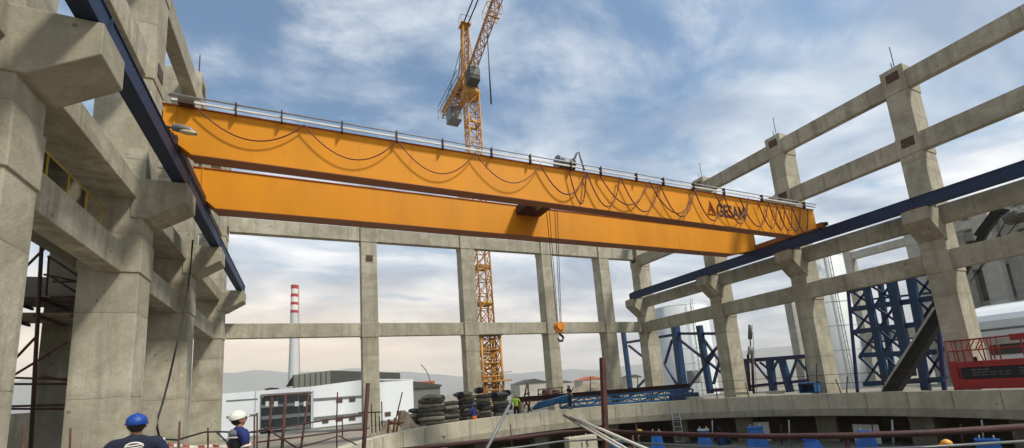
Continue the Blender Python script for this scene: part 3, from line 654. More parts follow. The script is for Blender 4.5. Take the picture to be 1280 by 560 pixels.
o = MB().tube(cp, .016, 6).build('sagging_cable', BLKC, None); tag(o, 'thin dark cable sagging between the stakes above the barrier tape', 'cable')
o = MB().tube([onD(270, 539, 9.1), onD(283, 552, 9.1), onD(290, 566, 9.1)], .014, 6).build('loose_wire', BLKC, None); tag(o, 'short dark wire running down beside the worker in the white helmet', 'wire')

# hanging black cable down the left columns
cb = [onX(241, 300, -4.2), onX(240, 312, -4.25)] + [onX(x, y, -4.3) for x, y in ((237, 345), (232, 380), (226, 410), (219, 440), (211, 475), (203, 505), (198, 520), (196.5, 535), (199, 545), (205, 550))]
o = MB().tube(cb, .032, 7, False).build('hanging_cable', BLKC, None); tag(o, 'thick black cable hanging from a left corbel down to the ground', 'cable')

# ------------------------------------------------------------------ scaffolding between the first left columns
sf = thing('scaffolding', 'dark tube scaffolding with a plank deck between the two nearest left columns', 'scaffolding', (-8.5, 20.5, GZ))
def sx(x, y): return onY(x, y, 20.5)
MB().tube([sx(53, 291), sx(46, 420), sx(37, 585)], .06, 8).build('standard', RUSTD, sf)
MB().tube([sx(61, 320), sx(58, 370)], .03, 8).build('standard', RUSTD, sf)
for q in (((10, 472), (84, 474)), ((8, 480), (84, 480)), ((6, 508), (82, 506)), ((5, 511), (80, 511)), ((55, 343), (98, 352)), ((60, 320), (98, 345)), ((66, 352), (98, 352)), ((63, 371), (96, 371)), ((60, 343), (96, 366))):
    MB().tube([sx(*q[0]), sx(*q[1])], .04, 7).build('ledger', RUSTD, sf)
for q in (((11, 457), (46, 420)), ((9, 474), (62, 442)), ((60, 442), (84, 428)), ((26, 340), (56, 310)), ((52, 470), (86, 476))):
    MB().tube([sx(*q[0]), sx(*q[1])], .04, 7).build('brace', RUST, sf)
for z, y0, y1 in ((5.35, 20.9, 22.9), (6.0, 21.0, 23.0)):
    m = MB()
    for k in range(3): m.box(-12 + 0 * k, -6.1, y0 + k * .7, y0 + k * .7 + .62, z, z + .06)
    m.build('plank_deck', WOOD, sf)
    m = MB()
    for k in range(6): m.beam((-11.5 + k, y0 - .1, z - .06), (-11.5 + k, y1 + .1, z - .06), .07, .10)
    m.build('deck_joist', RUSTD, sf)

# ------------------------------------------------------------------ sacks piled on the ring
def sack_mesh(L_, r, flat, seed):
    rnd = random.Random(seed); m = MB(); n = 14; prof = []
    for i in range(9):
        f = i / 8; x = -L_ / 2 + L_ * f; rr = r * (1 - abs(2 * f - 1) ** 9 * .35) * (1 + rnd.uniform(-.08, .08)); prof.append((x, rr))
    rings = []
    for x, rr in prof:
        rings.append([m.bm.verts.new((x, rr * math.cos(2 * math.pi * k / n) * 1.12 + rnd.uniform(-.012, .012), rr * math.sin(2 * math.pi * k / n) * flat + rnd.uniform(-.012, .012) + r * flat)) for k in range(n)])
    for a, b in zip(rings, rings[1:]):
        for k in range(n): f = m.bm.faces.new([a[k], a[(k + 1) % n], b[(k + 1) % n], b[k]]); f.smooth = True
    m.bm.faces.new(rings[0][::-1]); m.bm.faces.new(rings[-1]); return m
protos = []
for s in range(3):
    for mt in (SACK, SACKL): pass
stacks = ((537, 6, 1.45, 0), (561, 5, 1.05, 0), (582, 6, 1.1, 0), (603, 6, 1.0, 0), (624, 5, 1.15, 0), (519, 4, 1.0, 0))
lev = ('bottom', 'second lowest', 'third lowest', 'fourth from below', 'fifth from below', 'sixth from below', 'seventh from below', 'eighth from below')
first = {}
names = {537: 'the widest stack, second from the left', 561: 'the short stack right of the widest one', 582: 'the tall stack under the brown tarpaulin', 603: 'the stack behind the worker in blue', 624: 'the rightmost stack by the grey pole', 519: 'the low leftmost stack beside the gravel heap'}
def ringpt(x, off=.25):
    q = hit(x, 520, RR + off); return Vector((q.x, q.y, 0))
for si, (x, n, w, _) in enumerate(stacks):
    base = ringpt(x + 2, 1.05 if x != 519 else 1.8); zb = GZ if True else 0
    ht = .245
    nn = n + 2
    for k in range(nn):
        mat = (SACK, SACKL)[(k + si) % 3 == 0]; key = (si % 3, mat.name, round(w, 1))
        loc = (base.x + random.uniform(-.07, .07), base.y + random.uniform(-.06, .06), zb + k * ht * .97)
        rz = R(-8 + random.uniform(-6, 6))
        who = lev[k] if k < nn - 1 else 'topmost'
        lab = '%s sack in %s' % (who, names[x])
        if key not in first:
            o = sack_mesh(w * .98, .135, .94, si * 10 + k).build('sack', mat, None); first[key] = o
        else:
            o = first[key].copy(); COL.objects.link(o)
        o.location = loc; o.rotation_euler = (0, R(random.uniform(-3, 3)), rz); tag(o, lab, 'sack', 'dark sacks piled beside the ring')
# heavy rolls with round dark ends lying across the stacks
for i, (x, y, lab) in enumerate(((552, 498, 'black roll lying end-on across the leftmost stack of sacks'), (577, 494, 'black roll end-on on top of the middle of the pile'), (601, 488, 'black roll end-on beside the tallest stack'), (619, 494, 'black roll end-on right of the worker in blue'), (636, 491, 'big black roll end-on at the right top of the pile'), (553, 512, 'lower black roll end-on under the leftmost one'), (577, 510, 'lower black roll end-on in the middle of the pile'), (601, 508, 'lower black roll end-on below the tallest stack'), (619, 512, 'lower black roll end-on right of the blue worker'), (637, 508, 'lower black roll end-on at the right of the pile'))):
    b = ringpt(x, .9); p = Vector((b.x, b.y, 0)); z = onY(x, y, p.y).z; r = .20
    m = MB().tube([(p.x, p.y - .15, z), (p.x + .03, p.y - .05, z), (p.x + .25, p.y + 1.1, z)], [r * .8, r, r * .97], 16)
    for k in range(3): m.tube([(p.x - .1 + k * .1, p.y - .17, z - .1), (p.x - .05 + k * .08, p.y - .16, z + .1)], .03, 5)
    o = m.build('black_roll', BLK, None); tag(o, lab, 'roll', 'black rolls among the sacks')
for (x, z, lab) in ((580, 1.45, 'brown crumpled tarpaulin over the tallest stack of sacks'), (541, 1.4, 'small mossy tarpaulin over the leftmost stack of sacks'), (628, 1.25, 'black and white tarpaulin folded over the rightmost stack')):
    b = ringpt(x, 1.1); m = MB().ball((b.x, b.y, z), (.6, .45, .14), 20, 12, .045)
    o = m.build('tarpaulin', SACKL if x != 628 else TARP, None); tag(o, lab, 'tarpaulin')

# gravel heap behind the ring on the left, and a low one farther right
def heap(name, c, rx, ry, h, mat, lab, seed):
    rnd = random.Random(seed); m = MB(); g = []; n = 22
    for i in range(n + 1):
        row = []
        for j in range(n + 1):
            u, v = i / n * 2 - 1, j / n * 2 - 1; d = math.hypot(u, v); z = (max(0, 1 - d * d) ** 1.2) * h * (1 + .35 * math.sin(u * 6 + seed) * math.cos(v * 5) + .2 * math.sin(u * 13)) + rnd.uniform(-.05, .07) * h * (d < 1)
            row.append(m.bm.verts.new((c[0] + u * rx, c[1] + v * ry, c[2] + z - .03)))
        g.append(row)
    for i in range(n):
        for j in range(n): m.bm.faces.new([g[i][j], g[i + 1][j], g[i + 1][j + 1], g[i][j + 1]])
    o = m.build(name, mat, None); tag(o, lab, 'heap')
hp_ = ringpt(502, 2.2); heap('gravel_heap', (hp_.x, hp_.y, GZ), 2.0, 1.5, .95, SAND, 'heap of tan gravel behind the ring left of the sacks', 1)
heap('debris_heap', (6.6, 26.5, GZ), 2.0, 2.0, .9, SAND, 'low rubble heap at the foot of the back column nearest the white building', 5)
q = onD(780, 472, 60); heap('far_heap', (q.x - 6, q.y, -1.2), 13, 6, 2.0, SAND, 'far grey earth mound seen behind the worker in dark clothes', 8)
# orange trestle near the gravel
tr_ = thing('trestle', 'small orange brown steel trestle standing in front of the gravel heap', 'trestle', tuple(ringpt(492, .6)))
def bY(t, x0, y0, x1, y1, Y, r, mat, name, w=None):
    A, B = onY(x0, y0, Y), onY(x1, y1, Y); return MB().tube([A, B], r, 6).build(name, mat, t)
ty = ringpt(492, .6).y
for a in ((486, 524, 484, 548), (494, 522, 491, 546), (500, 515, 494, 548)): bY(tr_, *a, ty, .05, RUSTO, 'leg')
for a in ((486, 530, 505, 528), (486, 527, 500, 531)): bY(tr_, *a, ty, .045, RUSTO, 'rail')
o = bY(None, 503, 490, 490, 544, ty, .03, RUSTD, 'leaning_bar'); tag(o, 'thin dark bar leaning over the orange brown trestle', 'bar')
for i, a in enumerate(((464, 505, 465, 542), (477, 502, 478, 545), (469, 516, 470, 545), (474, 520, 475, 545))):
    o = bY(None, *a, 27, .035, RUSTD, 'starter_rod'); tag(o, ('tallest left', 'tallest right', 'short left', 'short right')[i] + ' rusty rod sticking up at the foot of the first back column', 'rod', 'rusty rods at the column foot')
o = bY(None, 448, 516, 476, 515, 27, .04, RUSTD, 'cross_rod'); tag(o, 'horizontal rusty rod tied across the rods at the column foot', 'rod')

# ------------------------------------------------------------------ steel stored along the far side of the ring
st = thing('steel_beam', 'long dark rusty steel beam laid along the ring behind the dark clothed worker', 'steel beam', (18, 27, .3))
A, B, C_ = onY(645, 514, 27.4), onY(775, 496, 26.6), onY(858, 486, 25.6)
A = onY(645, 500, 28.0); B = onY(862, 482.5, 24.9)
for dz in (.17, -.17): MB().beam(A + Vector((0, 0, dz)), B + Vector((0, 0, dz)), .3, .035).build('flange', RUSTD, st)
MB().beam(A, B, .04, .32).build('web', RUSTD, st)
for (f, nm) in ((.02, 'left end'), (.55, 'middle'), (.9, 'right end')):
    p = A.lerp(B, f); m = MB().box(p.x - .12, p.x + .12, p.y - .3, p.y + .3, GZ, p.z - .19); o = m.build('timber_block', WOOD, None); tag(o, 'timber block under the %s of the long rusty steel beam' % nm, 'block', 'timber blocks under the steel beam')
def lying_truss(a, b, h, lab, seed):
    t = thing('truss_girder', lab, 'truss', tuple(a), 0, 'blue truss girders lying on the ring')
    a, b = Vector(a), Vector(b); up = Vector((0, 0, h)); d = (b - a); n = max(4, int(d.length / .9)); w = d.normalized().cross(Vector((0, 0, 1))) * .35
    for s in (0, 1):
        for e in (0, 1): MB().beam(a + up * s + w * e, b + up * s + w * e, .12, .12).build('chord', CYAN, t)
    m = MB()
    for e in (0, 1):
        for k in range(n):
            p, q = a + d * (k / n) + w * e, a + d * ((k + 1) / n) + w * e
            m.beam(p + up * (k % 2), q + up * (1 - k % 2), .05, .05).beam(p, p + up, .05, .05)
    m.build('lattice', CYAN, t)
lying_truss(onY(700, 510, 26.7), onY(862, 498, 23.9), .34, 'blue truss girder lying nearest the ring under the dark steel beam', 1)
lying_truss(onY(712, 503, 27.3), onY(862, 491, 24.6), .28, 'blue truss girder lying farther back, right under the dark beam', 2)
q = onY(688, 503, 25.6); t = thing('pipe_bundle', 'short blue pipes lying slanted at the left end of the blue trusses', 'pipes', tuple(q))
for k in range(4): MB().tube([onY(666 + k * 2, 511 - k * 2, 26.6), onY(712 + k, 499 - k * 2, 26.6)], .1, 8).build('pipe', CYAN, t)
t = thing('dark_crate', 'dark blue bundled machine part among the trusses beside the corner column', 'machine part', tuple(onY(845, 500, 23.4)))
for k in range(5): MB().beam(onY(840 + k * 6, 505, 23.3), onY(842 + k * 6, 486, 23.3), .09, .09).build('strut', BLUE, t)
MB().beam(onY(838, 497, 23.2), onY(872, 493, 22.8), .3, .3).build('beam', NAVY, t)
# rusty racks and stakes behind
rk = thing('rebar_rack', 'rusty open rack with rolls of wire behind the dark steel beam', 'rack', tuple(onY(686, 495, 30)))
for a in ((673, 487, 673, 502), (702, 484, 703, 498), (687, 486, 687, 500)): bY(rk, *a, 30, .05, RUST, 'post')
for a in ((672, 487, 704, 484), (672, 493, 704, 490), (672, 498, 704, 496)): bY(rk, *a, 30, .045, RUST, 'rail')
for x in (682, 695): MB().tube([onY(x - 3, 491, 30.2), onY(x + 3, 490.5, 30.2)], .22, 12).build('wire_roll', RUSTD, rk)
sd = thing('rusty_stand', 'rusty A shaped stand left of the open rack', 'stand', tuple(onY(660, 500, 29)))
for a in ((654, 503, 659, 479), (661, 503, 660, 480), (656, 493, 662, 491), (664, 514, 656, 500), (652, 515, 658, 503), (660, 516, 662, 503)): bY(sd, *a, 28, .06, RUST, 'strut')
for i, a in enumerate(((738, 470, 738, 493), (797, 471, 797, 486))):
    o = bY(None, *a, 29, .035, RUSTD, 'thin_post'); tag(o, ('thin dark post between the worker in dark clothes and the rusty mast', 'short thin post just left of the corner column')[i], 'post')

# ------------------------------------------------------------------ steelwork and tanks outside the right wall
def bXs(t, X, x0, y0, x1, y1, w, h, mat, name):
    return MB().beam(onX(x0, y0, X), onX(x1, y1, X), w, h, (1, 0, 0)).build(name, mat, t)
t = thing('braced_steel_frame', 'blue braced steel frame beyond the corner column in front of the pale silo', 'steel frame', (34, 35, GZ))
X = 34
for a in ((779, 415, 789, 494, .42), (843, 400, 855, 496, .62), (874, 407, 888, 492, .45)): bXs(t, X, *a[:4], a[4], a[4], BLUE, 'post')
for a in ((785, 428, 845, 418, .26), (846, 417, 905, 417, .26), (886, 488, 905, 487, .3)): bXs(t, X + .1, *a[:4], a[4], a[4], PURP, 'horizontal')
for a in ((786, 432, 815, 455), (797, 484, 815, 465), (846, 422, 905, 468), (858, 488, 893, 442), (840, 425, 831, 455), (831, 455, 848, 484), (880, 425, 904, 457), (892, 480, 903, 438), (882, 450, 905, 425)): bXs(t, X - .15, *a, .2, .2, BLUE if a[0] % 2 else PURP, 'brace')
t = thing('low_truss_trestle', 'low blue truss trestle between two right columns', 'trestle', (34, 24, GZ))
X = 33
for a in ((930, 450, 938, 491, .22), (962, 449, 967, 490, .42), (977, 449, 988, 490, .40), (1010, 447, 1014, 490, .3)): bXs(t, X, *a[:4], a[4], a[4], BLUE, 'post')
for a in ((930, 451, 1015, 445, .30), (936, 483, 1015, 475, .22)): bXs(t, X, *a[:4], a[4], a[4], PURP, 'chord')
for a in ((943, 453, 965, 480), (950, 453, 963, 463), (972, 451, 966, 463), (996, 449, 985, 480), (998, 450, 1012, 468), (932, 455, 945, 450)): bXs(t, X - .05, *a, .14, .14, BLUE, 'brace')
# hoist tackle
t = thing('lifting_tackle', 'slender grey pulley tackle with chain standing above the low blue truss trestle', 'tackle', tuple(onX(939, 490, 32)))
X = 32.4
MB().tube([onX(938, 406, X), onX(937.5, 424, X)], .16, 8).build('pulley', GREY, t)
MB().tube([onX(937.5, 424, X), onX(938.5, 434, X)], .05, 6).build('chain', RUSTD, t)
MB().tube([onX(938.5, 433, X), onX(938, 443, X)], .22, 10).build('shackle', GALV, t)
for dx in (-3, 2): MB().tube([onX(938 + dx, 443, X), onX(940 + dx, 492, X)], .11, 6).build('strop', RUSTD, t)
MB().tube([onX(941, 415, X), onX(946, 492, X)], .02, 5).build('wire', GREY, t)
# small open blue skip
q = onX(1017, 492, 29.0)
t = thing('blue_skip', 'small dark blue open box standing on the ring between two right columns', 'box', tuple(q))
y1, y0 = onX(1007, 492, 28.9).y, onX(1027, 492, 28.9).y
z1 = onX(1015, 478, 28.9).z
m = MB(); x0 = 28.3
m.box(x0, x0 + .7, y0, y0 + .04, .0, z1).box(x0, x0 + .7, y1 - .04, y1, .0, z1).box(x0, x0 + .7, y0, y1, z1 - .05, z1).box(x0, x0 + .7, y0, y1, -.02, .04).box(x0 + .66, x0 + .7, y0, y1, 0, z1)
m.build('shell', CYAN, t)
MB().box(x0 + .5, x0 + .55, y0 + .05, y1 - .05, .03, z1 - .06).build('inner_panel', NAVY, t)
for i, (x, y) in enumerate(((935, 495), (975, 492), (860, 493))):
    q = onX(x, y, 28.9); y_a = onX(x - 9, y, 28.9).y; y_b = onX(x + 9, y, 28.9).y
    if i == 2: q = ringpt(868, .3); y_a, y_b = q.y + .5, q.y - .5
    o = MB().box(28.2 if i < 2 else q.x, 28.7 if i < 2 else q.x + .5, y_b, y_a, -.02, .16).build('concrete_slab', CONR, None, bevel=.01); tag(o, ('low concrete slab on the ring below the pulley tackle', 'thin concrete slab on the ring under the low blue trestle', 'small concrete slab on the ring beside the corner column')[i], 'slab')
# lattice tower
t = thing('lattice_tower', 'dark blue cross braced steel tower beyond the last two right columns', 'steel tower', (36, 16, GZ))
X = 36
posts_ = ((1060, 362, 1073, 500, .16, PURP, 0), (1083, 358, 1108, 478, .36, BLUE, 0), (1114, 350, 1139, 470, .46, BLUE, -.3), (1138, 346, 1156, 440, .40, BLUE, -.3), (1166, 340, 1182, 500, .2, PURP, 0), (1150, 440, 1160, 500, .4, BLUE, -.2))
for x0, y0, x1, y1, w, mt, dx in posts_: bXs(t, X + dx, x0, y0, x1, y1, w, w, mt, 'post')
lv = ((1060, 362, 1170, 338), (1063, 387, 1172, 372), (1068, 415, 1150, 405), (1076, 444, 1170, 440), (1080, 480, 1180, 474), (1062, 364, 1100, 353))
for a in lv: bXs(t, X - .1, *a, .34, .28, BLUE, 'horizontal')
xs = [(1061, 1088, 1118, 1140, 1168), (1064, 1093, 1122, 1146, 1172), (1068, 1098, 1128, 1150, 1176), (1074, 1104, 1132, 1154, 1180), (1080, 1108, 1138, 1158, 1184)]
ys = [(362, 357, 350, 345, 340), (389, 383, 377, 374, 371), (417, 412, 407, 404, 402), (446, 443, 440, 438, 436), (481, 478, 476, 474, 472)]
for r in range(4):
    for c in range(4):
        if c == 2: continue
        for fl in (0, 1):
            a, b = (c, c + 1) if fl else (c + 1, c)
            bXs(t, X + (.35 if c else .0), xs[r][a], ys[r][a], xs[r + 1][b], ys[r + 1][b], .13, .13, BLUE if (r + c) % 2 else PURP, 'brace')
# back face of the tower
for x0, y0, x1, y1 in ((1100, 352, 1116, 470),): bXs(t, 38.6, x0, y0, x1, y1, .3, .3, BLUE, 'post')
for r in (0, 2): bXs(t, 38.6, 1090, 374 + r * 27, 1165, 366 + r * 27, .14, .14, BLUE, 'horizontal')
for r in (1, 2):
    bXs(t, 38.6, 1098, 378 + r * 27, 1135, 398 + r * 27, .12, .12, BLUE, 'brace')
# black telescopic arm
t = thing('crane_arm', 'black telescopic loader arm rising diagonally behind the nearest right column', 'crane arm', tuple(onX(1120, 490, 32)))
X = 33.2
MB().beam(onX(1108, 500, X), onX(1186, 372, X), .7, .72, (1, 0, 0)).build('lower_boom', BLK, t, bevel=.04)
MB().beam(onX(1103, 486, X - .55), onX(1168, 384, X - .55), .10, .10, (1, 0, 0)).build('hose_pipe', GALV, t)
MB().beam(onX(1183, 382, X), onX(1232, 288, X), .32, .34, (1, 0, 0)).build('middle_boom', BLK, t, bevel=.03)
MB().beam(onX(1224, 296, X), onX(1249, 262, X), .42, .44, (1, 0, 0)).build('upper_boom', BLK, t, bevel=.03)
MB().beam(onX(1246, 263, X), onX(1262, 266, X), .3, .3, (1, 0, 0)).build('jib_tip', BLK, t)
for a in ((1213, 352, 1274, 275), (1222, 340, 1262, 268)): MB().tube([onX(*a[:2], X), onX(*a[2:], X)], .025, 5).build('cable', BLKC, t)
q = onX(1273, 270, X)
o = MB().ball(q, (.4, .6, .36), 22, 14, .07).build('tarpaulin_bundle', TARP, None); tag(o, 'crumpled grey tarpaulin bundle hung from the tip of the black loader arm', 'bundle')
# scissor lift
t = thing('scissor_lift', 'red scissor lift with guard rails and a black banner at the far right', 'scissor lift', (28.9, 8, -.2))
lx = 28.30; ya = onX(1186, 460, lx).y; yb = 3.4
zd = onX(1240, 450, lx).z
MB().box(lx, 29.40, yb, ya, zd - .28, zd).build('platform', REDL, t, bevel=.01)
MB().box(lx - .02, 29.40, yb, ya - .28, .02, zd - .82).build('chassis', REDL, t, bevel=.01)
bn = MB().box(lx + .0, lx + .05, yb, ya - .42, zd - .80, zd - .30).build('banner', BLK, t)
MB().box(lx + .06, 29.30, yb, ya - .25, zd - .80, zd - .30).build('scissor_stack', REDL, t)
MB().box(lx - .03, lx + .1, ya - .3, ya - .02, -.1, zd + .05).build('end_post', REDL, t)
h = 1.02
mm = MB()
for x in (lx + .04, 29.3):
    for z in (zd + h, zd + .52): mm.tube([(x, yb, z), (x, ya - .05, z)], .028, 7)
    for y in (ya - .06, ya - .3, ya - 1.35, ya - 1.55, ya - 2.6, ya - 2.8, ya - 3.8, ya - 5): mm.tube([(x, y, zd), (x, y, zd + h)], .026, 7)
    mm.tube([(x, ya - .75, zd + .5), (x, ya - 1.0, zd + h)], .024, 6).tube([(x, ya - .95, zd), (x, ya - .85, zd + .5), (x, ya - 1.15, zd + h)], .024, 6)
for z in (zd + h, zd + .52): mm.tube([(lx + .04, ya - .05, z), (29.3, ya - .05, z)], .028, 7)
mm.build('guard_rail', REDL, t)
q = onX(1272, 417, lx); MB().box(lx - .12, lx + .12, q.y - .35, q.y + .25, zd + h - .22, zd + h + .06).build('control_box', REDL, t, bevel=.02)
MB().box(lx - .1, lx - .02, ya - 1.1, ya - 1.0, zd - .02, zd + .2).build('latch', BLK, t)
# weathered lines of print on the banner (illegible in the photograph)
m = MB(); rnd = random.Random(4)
for z, segs, hh in ((zd - .40, 3, .05), (zd - .52, 5, .035), (zd - .64, 5, .035)):
    for bl_y in (ya - .8, ya - 2.35):
        y = bl_y
        for k in range(segs):
            w = rnd.uniform(.12, .26); m.box(lx - .008, lx - .003, y - w, y, z - hh / 2, z + hh / 2); y -= w + .06
m.build('print', paint('faded_print', (.20, .18, .16), .7, 0, .5, 30, ((.02, .02, .02), .5), 0), t)
# silos / tanks
def cyl_tank(px, py, Y, r, ztop, lab, mat=TANK, cat='silo', dome=.0):
    c = onY(px, py, Y); t = thing('storage_silo', lab, cat, (c.x, c.y, -3))
    MB().lathe([(r, -3), (r, ztop), (r - .03, ztop + .001), (r * .6, ztop + dome * .7), (.01, ztop + dome)], (c.x, c.y, 0), 48).build('shell', mat, t)
    m = MB()
    for z in [ztop - .1 - 2.2 * k for k in range(9)]:
        if z > -2.5: m.lathe([(r + .001, z), (r + .02, z - .02), (r + .02, z - .06), (r + .001, z - .09)], (c.x, c.y, 0), 48)
    m.build('hoop', mat, t)
    m = MB(); a_ = math.atan2(-c.y, -c.x) + .45; lx_, ly_ = c.x + (r + .25) * math.cos(a_), c.y + (r + .25) * math.sin(a_)
    for s_ in (-.2, .2): m.tube([(lx_ + s_, ly_, -3), (lx_ + s_, ly_, ztop + .6)], .04, 5)
    for k in range(int((ztop + 3) / .6)): m.tube([(lx_ - .2, ly_, -3 + k * .6), (lx_ + .2, ly_, -3 + k * .6)], .03, 4)
    m.build('ladder', GALV, t)
    return t, c
t1, c1 = cyl_tank(856, 440, 52, 4.1, onY(856, 378, 48).z, 'pale cylindrical silo with a small hatch seen behind the blue braced frame')
tx = text_mesh('Ш', .01, PALE, t1, Matrix.Translation((c1.x, c1.y, 0)), 'x') if False else None
q = onY(868, 471, 47.5); MB().box(q.x - .7, q.x + .7, 47.2, 48.2, q.z - .9, q.z + .9).build('hatch', GREY, t1)
MB().box(q.x - .5, q.x + .5, 47.1, 47.2, q.z - .7, q.z + .7).build('hatch_frame', SHED, t1)
c2 = onX(1034, 400, 45)
t2, c2 = cyl_tank(1034, 400, c2.y, 2.15, onY(1030, 325, c2.y).z, 'tall white silo between two right columns')
p3 = onX(1003, 440, 48); o = MB().box(p3.x - .35, p3.x + .35, p3.y, p3.y + .8, -3, onX(995, 378, 48).z).build('pale_pylon', CONF, None); tag(o, 'slim pale concrete pylon just left of the middle right column', 'pylon')
# second concrete frame farther right
t = thing('distant_concrete_frame', 'second bare concrete frame standing far behind the right wall', 'building', (60, 25, -3))
X = 50
def rectX(X, x0, x1, ytop, ybot_z, thick, mat, nm, par):
    a, b = onX(x0, ytop, X), onX(x1, ytop, X); return MB().box(X, X + thick, b.y, a.y, ybot_z, max(a.z, b.z)).build(nm, mat, par)
for x0, x1, yt in ((1049, 1062, 316), (1128, 1144, 290), (1208, 1232, 262)):
    rectX(X, x0, x1, yt, -3, 1.0, CONF, 'column', t)
MB().box(X + .1, X + .8, onX(1285, 262, X).y, onX(1050, 316, X).y, onX(1105, 303, X).z - .75, onX(1105, 303, X).z - .05).build('beam', CONF, t)
MB().box(X + .1, X + .8, onX(1285, 262, X).y, onX(1050, 316, X).y, 3.6, 4.4).build('beam', CONF, t)
# infilled hall behind, with open bays
t = thing('concrete_hall', 'grey concrete hall with open upper bays at the right edge behind the loader arm', 'building', (58, 12, -3))
X = 52; ya_, yb_ = onX(1188, 300, X).y, 3.0
z_top = onX(1240, 254, X).z + 1.0
MB().box(X + .9, X + 1.3, yb_, ya_, -3, z_top - .5).build('wall', INFL, t)
for k in range(7):
    y = ya_ - 3.1 * k; MB().box(X, X + .8, y - .9, y, -3, z_top).build('column', CONF, t)
for z in (z_top - .8, z_top - 3.6, z_top - 6.2, 5.2): MB().box(X + .1, X + .7, yb_, ya_, z, z + .75).build('beam', CONF, t)
# white curved-roof store
t = thing('white_storage_hall', 'long white hall with a low curved roof behind the red scissor lift', 'hall', (44, 10, -3))
X = 44; zt = onX(1240, 372, X).z
poly = [(X, -3), (X, zt - 1.6)] + [(X + 8 - 8 * math.cos(R(a)), zt - 1.6 + 1.6 * math.sin(R(a))) for a in range(15, 170, 15)] + [(X + 16, zt - 1.6), (X + 16, -3)]
MB().prism(poly, 0.5, onX(1203, 400, X).y, 'y').build('shell', WHT, t)
MB().box(X - .04, X - .002, 0.5, onX(1203, 400, X).y, zt - 2.3, zt - 2.15).build('seam_band', GREY, t)
MB().box(X - .05, X - .003, 2, onX(1238, 440, X).y, onX(1250, 437, X).z - .35, onX(1250, 437, X).z + .35).build('opening_shade', DARKR, t)  # dark sheet on the solid wall, painted as the shade inside a gap
MB().box(X - .30, X - .06, 2, onX(1230, 440, X).y, onX(1250, 437, X).z + .36, onX(1250, 437, X).z + .8).build('lintel', CONF, t)
# wire fence along the ring on the right
t = thing('wire_line', 'two thin rusty wires on slim bars strung above the right part of the ring', 'wire fence', (27, 15, 0))
def rp(x, off=.2): q = ringpt(x, off); return q
for z in (.55, 1.05):
    MB().tube([rp(x) + Vector((0, 0, z)) for x in range(880, 1190, 15)], .015, 5).build('wire', RUST, t)
for x, h_, ln in ((1027, 1.75, -.25), (1057, .8, .15), (1064, .9, -.2), (1112, 1.0, -.1), (940, .9, .1), (900, .7, 0)):
    b = rp(x); MB().tube([b, b + Vector((0, ln, h_))], .03, 6).build('bar', RUST, t)

# ------------------------------------------------------------------ buildings, chimney behind the back wall
t = thing('white_factory_building', 'low white clad building with a big dark glazed door beyond the back wall', 'building', (1, 60, -3))
A, B_, C2 = onY(262, 486, 60), onY(389, 484.5, 60), onY(516, 473.5, 66)
zt1, zt2 = 3.65, onY(516, 474, 66).z
def wallpoly(mb, p, q, z0, z1a, z1b, th=.3):
    d = (q - p); n = Vector((-d.y, d.x, 0)).normalized() * th
    v = [mb.bm.verts.new(u) for u in (Vector((p.x, p.y, z0)), Vector((q.x, q.y, z0)), Vector((q.x, q.y, z1b)), Vector((p.x, p.y, z1a)))]
    w = [mb.bm.verts.new(x.co + n) for x in v]
    mb.bm.faces.new(v); mb.bm.faces.new(w[::-1])
    for i in range(4): mb.bm.faces.new([v[i], w[i], w[(i + 1) % 4], v[(i + 1) % 4]])
m = MB(); wallpoly(m, A, B_, -3, 3.3, 3.55); m.build('left_wall', WHT, t)
zr0 = 3.55; zr1 = onY(455, 474, 63).z; Cm = B_.lerp(C2, .52)
m = MB(); wallpoly(m, B_ + Vector((.003, 0, 0)), Cm, -3, zr0, zr1); wallpoly(m, Cm, C2, -3, zr1, zt2); m.build('right_wall', WHT, t)
m = MB(); rr_ = [Vector((A.x, A.y, 3.2)), Vector((B_.x, B_.y, 3.45)), Vector((Cm.x, Cm.y, zr1 - .1)), Vector((C2.x, C2.y, zt2 - .1)), Vector((C2.x, C2.y + 18, zt2 - .1)), Vector((A.x, A.y + 24, 3.2))]
m.bm.faces.new([m.bm.verts.new(v) for v in rr_]); m.build('roof', GALV, t)
MB().box(C2.x - .3, C2.x, C2.y + .1, C2.y + 18, -3, zt2 - .2).build('end_wall', WHT, t)
def onwall(x, y, p, q, off=.03):
    # intersection of the bearing with the vertical plane through p,q
    d = ray(x, y); n = Vector(((q - p).y, -(q - p).x, 0)); k = (p.x * n.x + p.y * n.y) / (d.x * n.x + d.y * n.y); w = d * k; w.z += CH; return w + n.normalized() * off
def panel(name, x0, y0, x1, y1, p, q, mat, par, th=.05, off=.03):
    a, b = onwall(x0, y0, p, q, off), onwall(x1, y1, p, q, off); m = MB(); z0, z1 = sorted((a.z, b.z))
    a.z = b.z = 0; d = (b - a).normalized(); m.beam(Vector((a.x, a.y, (z0 + z1) / 2)), Vector((b.x, b.y, (z0 + z1) / 2)), th, z1 - z0); return m.build(name, mat, par)
dr = panel('glazed_door', 325.5, 551, 389.2, 493, A, B_, GLS, t, .08)
for x in (326, 341.5, 357, 373, 388.5): panel('mullion', x - .5, 550, x + .5, 493, A, B_, GREY, dr, .10, .09)
for y in (492.5, 506, 520, 535): panel('transom', 326, y + .5, 388.5, y - .3, A, B_, GREY, dr, .10, .09)
for x0, x1 in ((332, 336.5), (342.5, 347.5), (368.5, 373.5), (379.5, 383.5)): panel('paper_notice', x0, 508, x1, 501.5, A, B_, PALE, dr, .03, .16)
for y in (497.5, 521): panel('seam', 392, y + .5, 452, y - 3.2 if False else y + .0, B_, Cm, GREY, t, .02, .02)
for y in (500, 520): panel('seam', 283, y + .4, 322, y - .4, A, B_, GREY, t, .02, .02)
for x in (391, 319): panel('trim', x - .5, 545, x + .5, 488, *((B_, Cm) if x > 390 else (A, B_)), GALV, t, .06, .04)
